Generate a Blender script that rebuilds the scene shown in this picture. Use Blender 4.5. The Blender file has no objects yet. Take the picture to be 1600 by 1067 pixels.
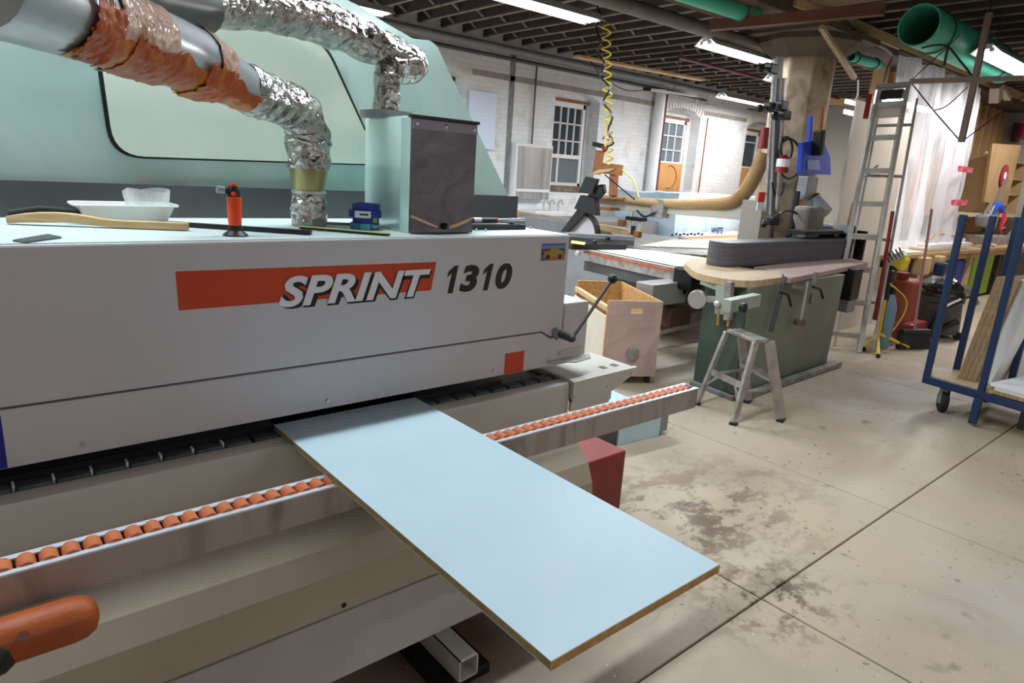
import bpy, bmesh, math, random
from mathutils import Vector, Matrix, noise
random.seed(7)
PI=math.pi
sc=bpy.context.scene
COL=sc.collection
# ---------------------------------------------------------------- camera
YAW,PITCH,ROLL,F,HC=0.858222,0.252377,0.0644425,1037.5,1.65
cy,sy,cp,sp=math.cos(YAW),math.sin(YAW),math.cos(PITCH),math.sin(PITCH)
_f=Vector((cy*cp,sy*cp,-sp)); _r=Vector((sy,-cy,0)); _u=_r.cross(_f)
cr,sr=math.cos(ROLL),math.sin(ROLL)
_r,_u=cr*_r+sr*_u,-sr*_r+cr*_u
cam=bpy.data.objects.new('camera',bpy.data.cameras.new('camera')); COL.objects.link(cam)
m=Matrix((_r,_u,-_f)).transposed().to_4x4(); m.translation=(0,0,HC); cam.matrix_world=m
cam.data.sensor_width=36; cam.data.lens=36*F/1600; cam.data.clip_start=.02; cam.data.clip_end=100
sc.camera=cam
CO=Vector((0,0,HC))
def P(x,y,k,v):
    """the point of a real plane (x, y or z = v) seen at that place of the photo"""
    d=_f+((x-800)/F)*_r-((y-533.5)/F)*_u
    i='xyz'.index(k); t=(v-CO[i])/d[i]
    return CO+d*t
# ---------------------------------------------------------------- light
w=bpy.data.worlds.new('world'); sc.world=w; w.use_nodes=True
w.node_tree.nodes['Background'].inputs[0].default_value=(.75,.85,1,1)
w.node_tree.nodes['Background'].inputs[1].default_value=.2
sc.view_settings.view_transform='Standard'; sc.view_settings.look='None'
sc.view_settings.gamma=1; sc.view_settings.use_curve_mapping=False
sc.view_settings.exposure=-.6
COOL=(.84,.94,1); WARM=(1,.86,.72); NEUT=(1,.95,.9)
# x0,x1,y,z,power,colour  (fluorescent strips run along the room, some 'out' ones are added)
LAMPS=[(2.95,5.5,5.35,3.22,240,COOL,'in'),(6.95,8.35,4.98,3.2,120,COOL,'in'),(8.75,11.2,2.68,3.2,95,NEUT,'in'),
       (-1.3,1.2,2.2,3.3,98,COOL,'out'),(1.5,4.0,2.2,3.3,86,COOL,'out'),
       (-1.5,1.0,-3.2,3.3,34,NEUT,'out'),(2.6,5.1,-3.0,3.3,36,NEUT,'out'),(6.6,9.1,-1.6,3.3,80,NEUT,'out'),  # added unseen rows behind the camera, fill for the faces towards it
       (10.2,11.1,6.0,3.3,230,NEUT,'out'),(1.6,4.2,7.4,3.3,230,COOL,'out'),(11.9,14.3,8.0,3.3,110,NEUT,'out'),(13.2,15.6,2.7,3.3,110,NEUT,'out')]  # added strips that brighten the far partition, brick wall and shelves
for i,(x0,x1,y,z,pw,c,_) in enumerate(LAMPS):
    l=bpy.data.lights.new('fluorescent_light','AREA'); l.shape='RECTANGLE'; l.size=x1-x0-.1; l.size_y=.1
    l.energy=pw; l.color=c
    o=bpy.data.objects.new('fluorescent_light',l); COL.objects.link(o); o.location=((x0+x1)/2,y,z-.035)
l=bpy.data.lights.new('curtain_light','AREA'); l.shape='RECTANGLE'; l.size=1.5; l.size_y=.12; l.energy=38; l.color=(1,.97,.95)
o=bpy.data.objects.new('curtain_light',l); COL.objects.link(o); o.location=(11.4,4.15,2.93); o.rotation_euler=(math.radians(-35),0,0)
# ---------------------------------------------------------------- materials
def lin(c):
    if isinstance(c,str):
        c=[int(c[i:i+2],16)/255 for i in (0,2,4)]
    return tuple((v/12.92 if v<=.04045 else ((v+.055)/1.055)**2.4) for v in c)+(1,)
MC={}
def mat(name,c,rough=.5,metal=0,c2=None,scale=6,bump=0,bscale=40,stretch=(1,1,1),coat=0,fac=(.35,.65),detail=5,dist=0,spec=.5,emis=None,es=0,trans=0,alpha=1):
    if name in MC: return MC[name]
    m=bpy.data.materials.new(name); m.use_nodes=True; MC[name]=m
    nt=m.node_tree; b=nt.nodes['Principled BSDF']; L=nt.links.new
    b.inputs['Base Color'].default_value=lin(c); b.inputs['Roughness'].default_value=rough; b.inputs['Metallic'].default_value=metal
    b.inputs['Coat Weight'].default_value=coat; b.inputs['Coat Roughness'].default_value=.08
    b.inputs['Specular IOR Level'].default_value=spec
    if trans: b.inputs['Transmission Weight'].default_value=trans
    if alpha<1: b.inputs['Alpha'].default_value=alpha
    if emis: b.inputs['Emission Color'].default_value=lin(emis); b.inputs['Emission Strength'].default_value=es
    tc=nt.nodes.new('ShaderNodeTexCoord'); mp=nt.nodes.new('ShaderNodeMapping'); mp.inputs['Scale'].default_value=stretch
    L(tc.outputs['Object'],mp.inputs[0])
    if c2:
        n=nt.nodes.new('ShaderNodeTexNoise'); n.inputs['Scale'].default_value=scale; n.inputs['Detail'].default_value=detail; n.inputs['Distortion'].default_value=dist
        L(mp.outputs[0],n.inputs[0])
        r=nt.nodes.new('ShaderNodeValToRGB'); r.color_ramp.elements[0].position=fac[0]; r.color_ramp.elements[1].position=fac[1]
        r.color_ramp.elements[0].color=lin(c); r.color_ramp.elements[1].color=lin(c2)
        L(n.outputs[0],r.inputs[0]); L(r.outputs[0],b.inputs['Base Color'])
    if bump:
        n2=nt.nodes.new('ShaderNodeTexNoise'); n2.inputs['Scale'].default_value=bscale; n2.inputs['Detail'].default_value=4
        L(mp.outputs[0],n2.inputs[0])
        bp=nt.nodes.new('ShaderNodeBump'); bp.inputs['Strength'].default_value=bump; bp.inputs['Distance'].default_value=.02
        L(n2.outputs[0],bp.inputs['Height']); L(bp.outputs[0],b.inputs['Normal'])
    return m
hoodw=mat('grey white enamel','cbc8cc',.38,c2='c6c3c7',scale=2,bump=.03,bscale=300)
bedw=mat('warm white enamel','c4bfb6',.4,c2='b9b3a8',scale=3)
basew=mat('beige grey enamel','b3a898',.42,c2='a99d8c',scale=2)
lowg=mat('pale grey enamel','b4b2b0',.45,c2='a9a6a2',scale=3)
teal=mat('pale green gloss paint','cfe9e3',.2,.4,c2='b2d4cc',scale=1.5,coat=.7,dist=1)
tealtop=mat('cool lit enamel','bfd0ce',.35,c2='c8d6d3',scale=3)  # mint tint holds the cool lamp light on the machine top
tealw=mat('pale mint window sheet','dde8d8',.24,.15,c2='d6e2d4',scale=2,coat=.6)
blackp=mat('black plastic','101113',.35)
rubber=mat('black rubber','17181a',.7)
darkg=mat('dark grey paint','4a4b4d',.45,c2='3f4042',scale=3)
midg=mat('mid grey paint','85868a',.45,c2='777a7c',scale=4)
pad=mat('worn track pad rubber','33373a',.55,c2='5a6062',scale=25,bump=.2,bscale=90)
steel=mat('brushed steel','b4b8bc',.35,.45,c2='8f9498',scale=9,stretch=(1,1,.05))
dsteel=mat('smoky steel sheet','77747a',.28,.7,c2='625f63',scale=9,dist=1.5)
alu=mat('scuffed aluminium','b5b2ae',.42,.75,c2='8f8984',scale=14,bump=.1,bscale=60)
aluT=mat('white lipped aluminium','cfd6de',.35,.3)
railm=mat('dirty aluminium rail face','a69c97',.45,.35,c2='7f746e',scale=7,stretch=(1,1,.25),dist=2,fac=(.5,.72))
oran=mat('orange roller plastic','c27047',.45,c2='b5633c',scale=20)
orab=mat('bright orange plastic','f2491a',.35)
oras=mat('orange red vinyl','c8400e',.4,c2='bd380a',scale=4)
orah=mat('deep orange grip','a8500f',.5,c2='96420c',scale=9,bump=.1,bscale=200)
white=mat('white vinyl','e6e4ea',.4)
black=mat('black vinyl','0b0b0c',.4)
lam=mat('pale blue white melamine','adc4ce',.5,c2='b3c8d0',scale=2.2,dist=1)
mdf=mat('raw fibreboard edge','8c7440',.8,c2='a2865a',scale=60,bump=.3,bscale=200)
mdf2=mat('bright board edge','c09a62',.8,c2='a88250',scale=60,bump=.3,bscale=200)
chip=mat('chipboard edge','a98e6c',.85,c2='8c7254',scale=70,bump=.4,bscale=160,stretch=(1,1,.3))
wood=mat('light birch wood','c9a878',.55,c2='b59263',scale=5,stretch=(1,1,8),dist=1,bump=.1)
woodx=mat('pale softwood','c8ab80',.6,c2='b6966a',scale=6,stretch=(1,9,9),dist=.6)
plyw=mat('worn plywood','bfa684',.6,c2='aa9072',scale=8,stretch=(1,6,1),dist=.8,bump=.08)
plyp=mat('pinkish worn ply','b59a90',.5,c2='a38a80',scale=4,stretch=(1,5,1),dist=1.5)
osb=mat('strand board','d2a262',.8,c2='a87a42',scale=22,bump=.3,bscale=40,dist=2)
redw=mat('reddish brown lath','6f4436',.7,c2='5d382c',scale=8,stretch=(1,.2,1))
dwood=mat('dark stained wood','5a3420',.6,c2='4a2a18',scale=8)
brownw=mat('brown hardwood','9a6238',.6,c2='7e4d2a',scale=7,stretch=(1,1,.2))
grn=mat('sage green machine paint','78806f',.45,c2='6b7364',scale=2.2,dist=1,bump=.04)
grnd=mat('dark sage paint','47564a',.5,c2='3f4d42',scale=3)
belt=mat('grey abrasive belt','4c4a4e',.85,c2='5c5a5e',scale=3,stretch=(.2,1,14),bump=.2,bscale=400)
conc=mat('stained concrete column','9c8a72',.85,c2='6e5c48',scale=3.5,dist=1,bump=.3,bscale=12)
concd=mat('dark dusty concrete','5f5144',.9,c2='4a4038',scale=3,bump=.3,bscale=12)
joist=mat('dusty joist timber','4f463e',.9,c2='3c352f',scale=6,stretch=(1,.2,1))
jlow=mat('pale dusty joist edge','85796b',.9,c2='6b6158',scale=8)
deck=mat('dark roof boards','332d29',.95,c2='282320',scale=4,stretch=(.3,2,1))
whitep=mat('white lacquer','dfe0e2',.4)
wht2=mat('pale board','d8d0c2',.6,c2='ccc3b4',scale=1.5)
ladm=mat('ladder aluminium','c4c2bc',.38,.5,c2='b0ada6',scale=8)
skyt=mat('pale blue enamel','b2d0d6',.4)
bluep=mat('navy blue tube paint','102a50',.4)
bluel=mat('bright blue plastic','2448b8',.45)
bluet=mat('dark blue tape','182f8c',.45)
redp=mat('dark red paint','8c1a1c',.45,c2='701416',scale=5)
yel=mat('yellow enamel','dcc02a',.4)
greenp=mat('teal cardboard tube','2fa08a',.55,c2='4db69e',scale=1.5)
limeg=mat('lime green panel','9cc424',.5)
paper=mat('white paper','d8d8d6',.7)
cardb=mat('brown cardboard','a3845a',.8,c2='94764e',scale=3)
chrome=mat('chrome','d8d8d8',.28,.7)
wallcol=mat('plain painted wall','c9c6c0',.9,c2='bdb9b2',scale=1)
glass=mat('night window glass','34424e',.08,0,spec=.8)
glassg=mat('frosted grey pane','6b7880',.25,0)
tubeem=mat('lit fluorescent tube','ffffff',.4,emis='f2f6ff',es=22)
frostp=mat('milky tub plastic','dfe0dc',.35)
hosem=mat('tan ribbed hose','a88a60',.55)
bristle=mat('green bristle','123a1c',.8)
def foil_mat():
    m=mat('crumpled silver foil','c4c0bc',.16,.95,c2='a09a96',scale=18)
    nt=m.node_tree; L=nt.links.new; b=nt.nodes['Principled BSDF']
    tc=nt.nodes.new('ShaderNodeTexCoord')
    v=nt.nodes.new('ShaderNodeTexVoronoi'); v.inputs['Scale'].default_value=34
    n=nt.nodes.new('ShaderNodeTexNoise'); n.inputs['Scale'].default_value=24; n.inputs['Detail'].default_value=7; n.inputs['Distortion'].default_value=1.6
    L(tc.outputs['Object'],n.inputs[0]); L(n.outputs[1],v.inputs[0])
    L(tc.outputs['Object'],v.inputs[0])
    ad=nt.nodes.new('ShaderNodeMath'); ad.operation='ADD'; L(v.outputs[0],ad.inputs[0]); L(n.outputs[0],ad.inputs[1])
    bp=nt.nodes.new('ShaderNodeBump'); bp.inputs['Strength'].default_value=.6; bp.inputs['Distance'].default_value=.014
    L(ad.outputs[0],bp.inputs['Height']); L(bp.outputs[0],b.inputs['Normal'])
    return m
foil=foil_mat()
tape=mat('shiny brown packing tape','a8480a',.38,c2='c88c18',scale=10,bump=.2,bscale=40,coat=.12,fac=(.48,.75),dist=1,spec=.2)
tapep=mat('pale peach tape','c9a795',.22,c2='b88a70',scale=9,bump=.5,bscale=26,coat=.5)
pipem=mat('galvanised pipe','c2c6ca',.3,.7,c2='aeb2b6',scale=6)
def film(name,c,tr,rough=.25,bump=.5):
    m=bpy.data.materials.new(name); m.use_nodes=True; nt=m.node_tree; L=nt.links.new
    b=nt.nodes['Principled BSDF']; b.inputs['Base Color'].default_value=lin(c); b.inputs['Roughness'].default_value=rough
    tl=nt.nodes.new('ShaderNodeBsdfTranslucent'); tl.inputs[0].default_value=lin(c)
    mx=nt.nodes.new('ShaderNodeMixShader'); mx.inputs[0].default_value=.55; L(b.outputs[0],mx.inputs[1]); L(tl.outputs[0],mx.inputs[2])
    tp=nt.nodes.new('ShaderNodeBsdfTransparent'); m2=nt.nodes.new('ShaderNodeMixShader')
    tc=nt.nodes.new('ShaderNodeTexCoord'); mp=nt.nodes.new('ShaderNodeMapping'); mp.inputs['Scale'].default_value=(5,5,.6)
    n=nt.nodes.new('ShaderNodeTexNoise'); n.inputs['Scale'].default_value=2.2; n.inputs['Detail'].default_value=6
    L(tc.outputs['Object'],mp.inputs[0]); L(mp.outputs[0],n.inputs[0])
    mr=nt.nodes.new('ShaderNodeMapRange'); mr.inputs[1].default_value=.25; mr.inputs[2].default_value=.7; mr.inputs[3].default_value=max(0,tr-.22); mr.inputs[4].default_value=min(1,tr+.22)
    L(n.outputs[0],mr.inputs[0]); L(mr.outputs[0],m2.inputs[0])
    L(mx.outputs[0],m2.inputs[1]); L(tp.outputs[0],m2.inputs[2]); L(m2.outputs[0],nt.nodes['Material Output'].inputs[0])
    bp=nt.nodes.new('ShaderNodeBump'); bp.inputs['Strength'].default_value=bump; bp.inputs['Distance'].default_value=.03
    L(n.outputs[0],bp.inputs['Height']); L(bp.outputs[0],b.inputs['Normal'])
    return m
curtm=film('clear sheeting','e6e8f0',.38)
bagm=film('cloudy clear plastic','dcdcdc',.45,.2,.2)
def floor_mat():
    m=mat('dusty concrete floor','a8977c',.62); nt=m.node_tree; L=nt.links.new; b=nt.nodes['Principled BSDF']
    g=nt.nodes.new('ShaderNodeNewGeometry')
    def nz(s,d,dist=0,loc=(0,0,0),st=(1,1,1),ro=.5):
        mp=nt.nodes.new('ShaderNodeMapping'); mp.inputs['Location'].default_value=loc; mp.inputs['Scale'].default_value=st; L(g.outputs['Position'],mp.inputs[0])
        n=nt.nodes.new('ShaderNodeTexNoise'); n.inputs['Scale'].default_value=s; n.inputs['Detail'].default_value=d; n.inputs['Distortion'].default_value=dist; n.inputs['Roughness'].default_value=ro; L(mp.outputs[0],n.inputs[0]); return n.outputs[0]
    def ramp(src,p0,p1,c0=(0,0,0,1),c1=(1,1,1,1)):
        r=nt.nodes.new('ShaderNodeValToRGB'); e=r.color_ramp.elements; e[0].position=p0; e[1].position=p1; e[0].color=c0; e[1].color=c1; L(src,r.inputs[0]); return r.outputs[0]
    def mix(f,a,c):
        x=nt.nodes.new('ShaderNodeMix'); x.data_type='RGBA'; 
        if isinstance(f,float): x.inputs[0].default_value=f
        else: L(f,x.inputs[0])
        L(a,x.inputs[6]) if not isinstance(a,tuple) else setattr(x.inputs[6],'default_value',a)
        L(c,x.inputs[7]) if not isinstance(c,tuple) else setattr(x.inputs[7],'default_value',c)
        return x.outputs[2]
    def mul(a,c):
        x=nt.nodes.new('ShaderNodeMath'); x.operation='MULTIPLY'; L(a,x.inputs[0]); L(c,x.inputs[1]); return x.outputs[0]
    def blob(cx,cyy,rx,ry):      # soft patch with a place of its own on the floor
        mp=nt.nodes.new('ShaderNodeMapping'); mp.vector_type='POINT'; mp.inputs['Location'].default_value=(-cx/rx,-cyy/ry,0); mp.inputs['Scale'].default_value=(1/rx,1/ry,0)
        L(g.outputs['Position'],mp.inputs[0]); ln=nt.nodes.new('ShaderNodeVectorMath'); ln.operation='LENGTH'; L(mp.outputs[0],ln.inputs[0])
        return ramp(ln.outputs['Value'],.25,1,(1,1,1,1),(0,0,0,1))
    base=ramp(nz(1.1,6,.4),.35,.68,lin('b0a08b'),lin('9f8f7d'))
    c=mix(ramp(nz(.9,5,1,(4,2,0)),.48,.66),base,lin('b2a79c'))
    c=mix(ramp(nz(.7,5,.6,(9,1,0)),.5,.7),c,lin('b5a488'))
    # grime patches beside the feed side of the edge bander
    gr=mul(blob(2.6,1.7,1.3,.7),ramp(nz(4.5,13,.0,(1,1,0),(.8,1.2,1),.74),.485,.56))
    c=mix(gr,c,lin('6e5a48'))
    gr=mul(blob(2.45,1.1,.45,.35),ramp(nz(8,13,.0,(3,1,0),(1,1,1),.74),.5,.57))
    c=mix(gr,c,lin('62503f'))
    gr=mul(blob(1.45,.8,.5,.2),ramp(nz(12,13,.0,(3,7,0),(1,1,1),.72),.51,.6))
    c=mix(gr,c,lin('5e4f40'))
    c=mix(blob(1.35,1.75,.95,.62),c,lin('5a4536'))  # smooth dark brown patch under the machine end
    gr=mul(blob(2.0,1.95,.4,.3),ramp(nz(5,5,.3,(3,7,0)),.4,.6))
    c=mix(gr,c,lin('9c9ea6'))
    sp1=ramp(nz(26,3,0,(5,5,0)),.66,.7); c=mix(mul(sp1,ramp(nz(1.3,3,0,(2,8,0)),.45,.6)),c,lin('54483e'))
    sp2=ramp(nz(7,6,.5,(1,5,0)),.64,.72); c=mix(mul(sp2,ramp(nz(.8,3,0,(6,8,0)),.4,.6)),c,lin('7c7068'))
    sp3=ramp(nz(60,2,0,(5,1,0)),.72,.74); c=mix(sp3,c,lin('d6ccb8'))
    L(c,b.inputs['Base Color'])
    bp=nt.nodes.new('ShaderNodeBump'); bp.inputs['Strength'].default_value=.25; bp.inputs['Distance'].default_value=.01; L(nz(30,6),bp.inputs['Height']); L(bp.outputs[0],b.inputs['Normal'])
    L(ramp(nz(2,5),.3,.7,(.42,.42,.42,1),(.75,.75,.75,1)),b.inputs['Roughness'])
    return m
floorm=floor_mat()
def brick_mat():
    m=mat('whitewashed brick','d0d4da',.85); nt=m.node_tree; L=nt.links.new; b=nt.nodes['Principled BSDF']
    g=nt.nodes.new('ShaderNodeNewGeometry'); sx=nt.nodes.new('ShaderNodeSeparateXYZ'); cx=nt.nodes.new('ShaderNodeCombineXYZ')
    L(g.outputs['Position'],sx.inputs[0]); L(sx.outputs[0],cx.inputs[0]); L(sx.outputs[2],cx.inputs[1])
    br=nt.nodes.new('ShaderNodeTexBrick'); br.inputs['Scale'].default_value=1; br.inputs['Brick Width'].default_value=.215; br.inputs['Row Height'].default_value=.075
    br.inputs['Mortar Size'].default_value=.007; br.inputs['Mortar Smooth'].default_value=.4
    br.inputs['Color1'].default_value=lin('e4e7ea'); br.inputs['Color2'].default_value=lin('dcdedf'); br.inputs['Mortar'].default_value=lin('d9dadb')
    n=nt.nodes.new('ShaderNodeTexNoise'); n.inputs['Scale'].default_value=3; n.inputs['Detail'].default_value=7; L(g.outputs['Position'],n.inputs[0])
    av=nt.nodes.new('ShaderNodeVectorMath'); av.operation='ADD'; sc_=nt.nodes.new('ShaderNodeVectorMath'); sc_.operation='SCALE'; sc_.inputs['Scale'].default_value=.03
    L(n.outputs[1],sc_.inputs[0]); L(cx.outputs[0],av.inputs[0]); L(sc_.outputs[0],av.inputs[1]); L(av.outputs[0],br.inputs[0])
    r=nt.nodes.new('ShaderNodeValToRGB'); r.color_ramp.elements[0].position=.55; r.color_ramp.elements[1].position=.78; r.color_ramp.elements[1].color=(.6,.6,.6,1); L(n.outputs[0],r.inputs[0])
    x=nt.nodes.new('ShaderNodeMix'); x.data_type='RGBA'; L(r.outputs[0],x.inputs[0]); L(br.outputs[0],x.inputs[6]); x.inputs[7].default_value=lin('a79a8a'); 
    L(x.outputs[2],b.inputs['Base Color'])
    bp=nt.nodes.new('ShaderNodeBump'); bp.inputs['Strength'].default_value=.45; bp.inputs['Distance'].default_value=.008; bp.invert=True
    L(br.outputs['Fac'],bp.inputs['Height']); L(bp.outputs[0],b.inputs['Normal'])
    return m
brickm=brick_mat()
def photo_mat():   # small printed photo of a pickup truck: sky, trees, ground
    m=mat('printed photo','806040',.35); nt=m.node_tree; L=nt.links.new
    tc=nt.nodes.new('ShaderNodeTexCoord'); s=nt.nodes.new('ShaderNodeSeparateXYZ'); L(tc.outputs['Generated'],s.inputs[0])
    r=nt.nodes.new('ShaderNodeValToRGB'); r.color_ramp.interpolation='CONSTANT'; e=r.color_ramp.elements
    e[0].color=lin('a5664a'); e[0].position=0; e[1].color=lin('2c2820'); e[1].position=.33
    for p,c in ((.42,'4a4a38'),(.7,'6f87c0'),(.9,'3a55b0')): q=e.new(p); q.color=lin(c)
    L(s.outputs[2],r.inputs[0]); L(r.outputs[0],nt.nodes['Principled BSDF'].inputs['Base Color']); return m
photom=photo_mat()
# ---------------------------------------------------------------- mesh helpers
WL={}
def tag(o,label,cat,group=None,kind=None):
    if label: o['label']=label
    if cat: o['category']=cat
    if group: o['group']=group
    if kind: o['kind']=kind
    return o
def thing(name,label,cat,loc=(0,0,0),rz=0,group=None):
    o=bpy.data.objects.new(name,None); COL.objects.link(o); o.location=loc; o.rotation_euler=(0,0,rz); o.empty_display_size=.1
    WL[o]=Vector(loc); return tag(o,label,cat,group)
class MB:
    def __init__(s): s.b=bmesh.new()
    def box(s,c,d,rz=0,R=None):
        M=Matrix.Translation(c)@(R.to_4x4() if R else Matrix.Rotation(rz,4,'Z'))@Matrix.Diagonal((*d,1))
        bmesh.ops.create_cube(s.b,size=1,matrix=M); return s
    def bx(s,x0,x1,y0,y1,z0,z1): return s.box(((x0+x1)/2,(y0+y1)/2,(z0+z1)/2),(abs(x1-x0),abs(y1-y0),abs(z1-z0)))
    def bar(s,a,b,w,h=None,up=(0,0,1)):
        a,b=Vector(a),Vector(b); d=(b-a); L=d.length; d.normalize(); up=Vector(up)
        if abs(d.dot(up))>.99: up=Vector((1,0,0))
        x=d.cross(up).normalized(); z=x.cross(d); R=Matrix((x,d,z)).transposed()
        return s.box((a+b)/2,(w,L,h or w),R=R)
    def cyl(s,a,b,r,r2=None,n=16,cap=True):
        a,b=Vector(a),Vector(b); d=b-a; L=d.length
        M=Matrix.Translation((a+b)/2)@d.to_track_quat('Z','Y').to_matrix().to_4x4()
        bmesh.ops.create_cone(s.b,cap_ends=cap,segments=n,radius1=r,radius2=r if r2 is None else r2,depth=L,matrix=M); return s
    def sph(s,c,r,n=12,sc_=(1,1,1)):
        bmesh.ops.create_uvsphere(s.b,u_segments=n,v_segments=max(6,n//2),radius=r,matrix=Matrix.Translation(c)@Matrix.Diagonal((*sc_,1))); return s
    def tube(s,path,r,n=8,disp=0,cap=True,ns=30,seed=0):
        path=[Vector(p) for p in path]; rings=[]; up=None
        rr=r if callable(r) else (lambda t:r)
        for i,p in enumerate(path):
            t=(path[min(i+1,len(path)-1)]-path[max(i-1,0)]).normalized()
            if up is None: up=Vector((0,0,1)) if abs(t.z)<.9 else Vector((0,1,0))
            x=t.cross(up).normalized(); up=x.cross(t); ring=[]
            R_=rr(i/max(1,len(path)-1))
            for k in range(n):
                a=2*PI*k/n; q=p+(x*math.cos(a)+up*math.sin(a))*R_
                if disp: q+=(q-p).normalized()*disp*noise.noise(q*ns+Vector((seed,0,0)))
                ring.append(s.b.verts.new(q))
            rings.append(ring)
        for A,B in zip(rings,rings[1:]):
            for k in range(n): s.b.faces.new((A[k],A[(k+1)%n],B[(k+1)%n],B[k]))
        if cap and n>2:
            s.b.faces.new(rings[0][::-1]); s.b.faces.new(rings[-1])
        return s
    def prism(s,pts,off):
        """polygon pts (3D) extruded by vector off"""
        off=Vector(off); A=[s.b.verts.new(p) for p in pts]; B=[s.b.verts.new(Vector(p)+off) for p in pts]
        s.b.faces.new(A); s.b.faces.new(B[::-1]); n=len(A)
        for i in range(n): s.b.faces.new((A[(i+1)%n],A[i],B[i],B[(i+1)%n]))
        return s
    def lathe(s,c,prof,n=20):
        c=Vector(c); rings=[]
        for r,z in prof:
            rings.append([s.b.verts.new(c+Vector((r*math.cos(2*PI*k/n),r*math.sin(2*PI*k/n),z))) for k in range(n)])
        for A,B in zip(rings,rings[1:]):
            for k in range(n): s.b.faces.new((A[k],A[(k+1)%n],B[(k+1)%n],B[k]))
        return s
    def grid(s,fn,nu,nv):
        V=[[s.b.verts.new(fn(i/nu,j/nv)) for j in range(nv+1)] for i in range(nu+1)]
        for i in range(nu):
            for j in range(nv): s.b.faces.new((V[i][j],V[i+1][j],V[i+1][j+1],V[i][j+1]))
        return s
    def build(s,name,mt,parent=None,bevel=0,smooth=False,local=False,label=None,kind=None,solid=0,seg=2):
        bmesh.ops.remove_doubles(s.b,verts=s.b.verts,dist=1e-6)
        bmesh.ops.recalc_face_normals(s.b,faces=s.b.faces)
        me=bpy.data.meshes.new(name); 
        vs=[v.co for v in s.b.verts]
        if local: base=Vector((0,0,0)); loc=Vector((0,0,0))
        else:
            lo=Vector([min(v[i] for v in vs) for i in range(3)]); hi=Vector([max(v[i] for v in vs) for i in range(3)])
            base=Vector(((lo.x+hi.x)/2,(lo.y+hi.y)/2,lo.z)); loc=base-(WL[parent] if parent else Vector((0,0,0)))
        bmesh.ops.translate(s.b,verts=s.b.verts,vec=-base)
        if smooth:
            for f in s.b.faces: f.smooth=True
            for e in s.b.edges:
                if len(e.link_faces)==2 and e.calc_face_angle(0)>.7: e.smooth=False
        s.b.to_mesh(me); s.b.free(); me.materials.append(mt)
        o=bpy.data.objects.new(name,me); COL.objects.link(o); o.location=loc; o.parent=parent; WL[o]=base
        if bevel:
            md=o.modifiers.new('bevel','BEVEL'); md.width=bevel; md.segments=seg; md.limit_method='ANGLE'; md.angle_limit=.6; md.harden_normals=False
        if solid:
            md=o.modifiers.new('thick','SOLIDIFY'); md.thickness=solid; md.offset=0
        if label: o['label']=label
        if kind: o['kind']=kind
        return o
def catmull(pts,k=8):
    pts=[Vector(p) for p in pts]; pts=[2*pts[0]-pts[1]]+pts+[2*pts[-1]-pts[-2]]; out=[]
    for i in range(1,len(pts)-2):
        a,b,c,d=pts[i-1:i+3]
        for j in range(k):
            t=j/k; out.append(.5*((2*b)+(c-a)*t+(2*a-5*b+4*c-d)*t*t+(3*b-a-3*c+d)*t**3))
    out.append(pts[-2]); return out
def text(body,size,mt,name,parent,M,ext=.001,shear=0,offs=0,sp=1,width=None,label=None,kind=None):
    c=bpy.data.curves.new(name,'FONT'); c.body=body; c.size=size; c.extrude=ext; c.shear=shear; c.offset=offs; c.space_character=sp; c.resolution_u=4
    t=bpy.data.objects.new(name,c); COL.objects.link(t)
    dg=bpy.context.evaluated_depsgraph_get(); dg.update(); me=bpy.data.meshes.new_from_object(t.evaluated_get(dg)); bpy.data.objects.remove(t)
    xs=[v.co.x for v in me.vertices]; x0,x1=min(xs),max(xs); ys=[v.co.y for v in me.vertices]; y0,y1=min(ys),max(ys)
    for v in me.vertices:
        v.co.x-=x0; v.co.y-=y0
        if width: v.co.x*=width/(x1-x0)
        v.co.y*=size/(y1-y0)
        v.co=M@v.co
    me.materials.clear(); me.materials.append(mt)
    base=M.translation.copy(); 
    for v in me.vertices: v.co-=base
    o=bpy.data.objects.new(name,me); COL.objects.link(o); o.parent=parent; o.location=base-(WL[parent] if parent else Vector((0,0,0))); WL[o]=base
    if label: o['label']=label
    return o
def face_y(x,y,z): # text plane facing -Y
    m=Matrix(((1,0,0),(0,0,-1),(0,1,0))).to_4x4(); m.translation=(x,y,z); return m
def copy_tree(o,parent=None):
    c=o.copy(); COL.objects.link(c); c.parent=parent
    for ch in list(o.children): copy_tree(ch,c)
    return c
def single(mb,name,mt,label,cat,group=None,**k):
    return tag(mb.build(name,mt,None,**k),label,cat,group)
def rscrew(parent,c,ax=(0,-1,0),r=.005,name='screw',mt=None):
    a=Vector(c); MB().cyl(a,a+Vector(ax)*.004,r,r*.6,n=10).build(name,mt or chrome,parent,smooth=True)
# ================================================================ ROOM
def struct(name,mb=None,mt=None,**k):
    if mb is None: return thing(name,None,None) if False else tag(thing(name,None,None),None,None,kind='structure')
    return tag(mb.build(name,mt,None,**k),None,None,kind='structure')
fl=struct('floor',MB().bx(-3.4,17.4,-4.4,9.4,-.3,-.1),concd)
XS=[-3,-.26,2.41,3.745,6.42,9.1,11.8,14.4,17]; YS=[-4,-1.56,1.11,3.78,6.45,9]
for i in range(len(XS)-1):
    for j in range(len(YS)-1):
        g=.004; MB().bx(XS[i]+g,XS[i+1]-g,YS[j]+g,YS[j+1]-g,-.1,0).build('slab',floorm,fl,bevel=.003,seg=1)
ce=struct('ceiling',MB().bx(-3.4,17.4,-4.4,9.4,3.9,4.0),deck)
x=-2.8; k=0
while x<16.9:
    MB().bx(x-.024,x+.024,-4,9,3.64,3.9).build('joist',joist,ce)
    MB().bx(x-.026,x+.026,-4,9,3.632,3.645).build('joist_edge',jlow,ce)
    x+=.4; k+=1
br=MB(); 
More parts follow.
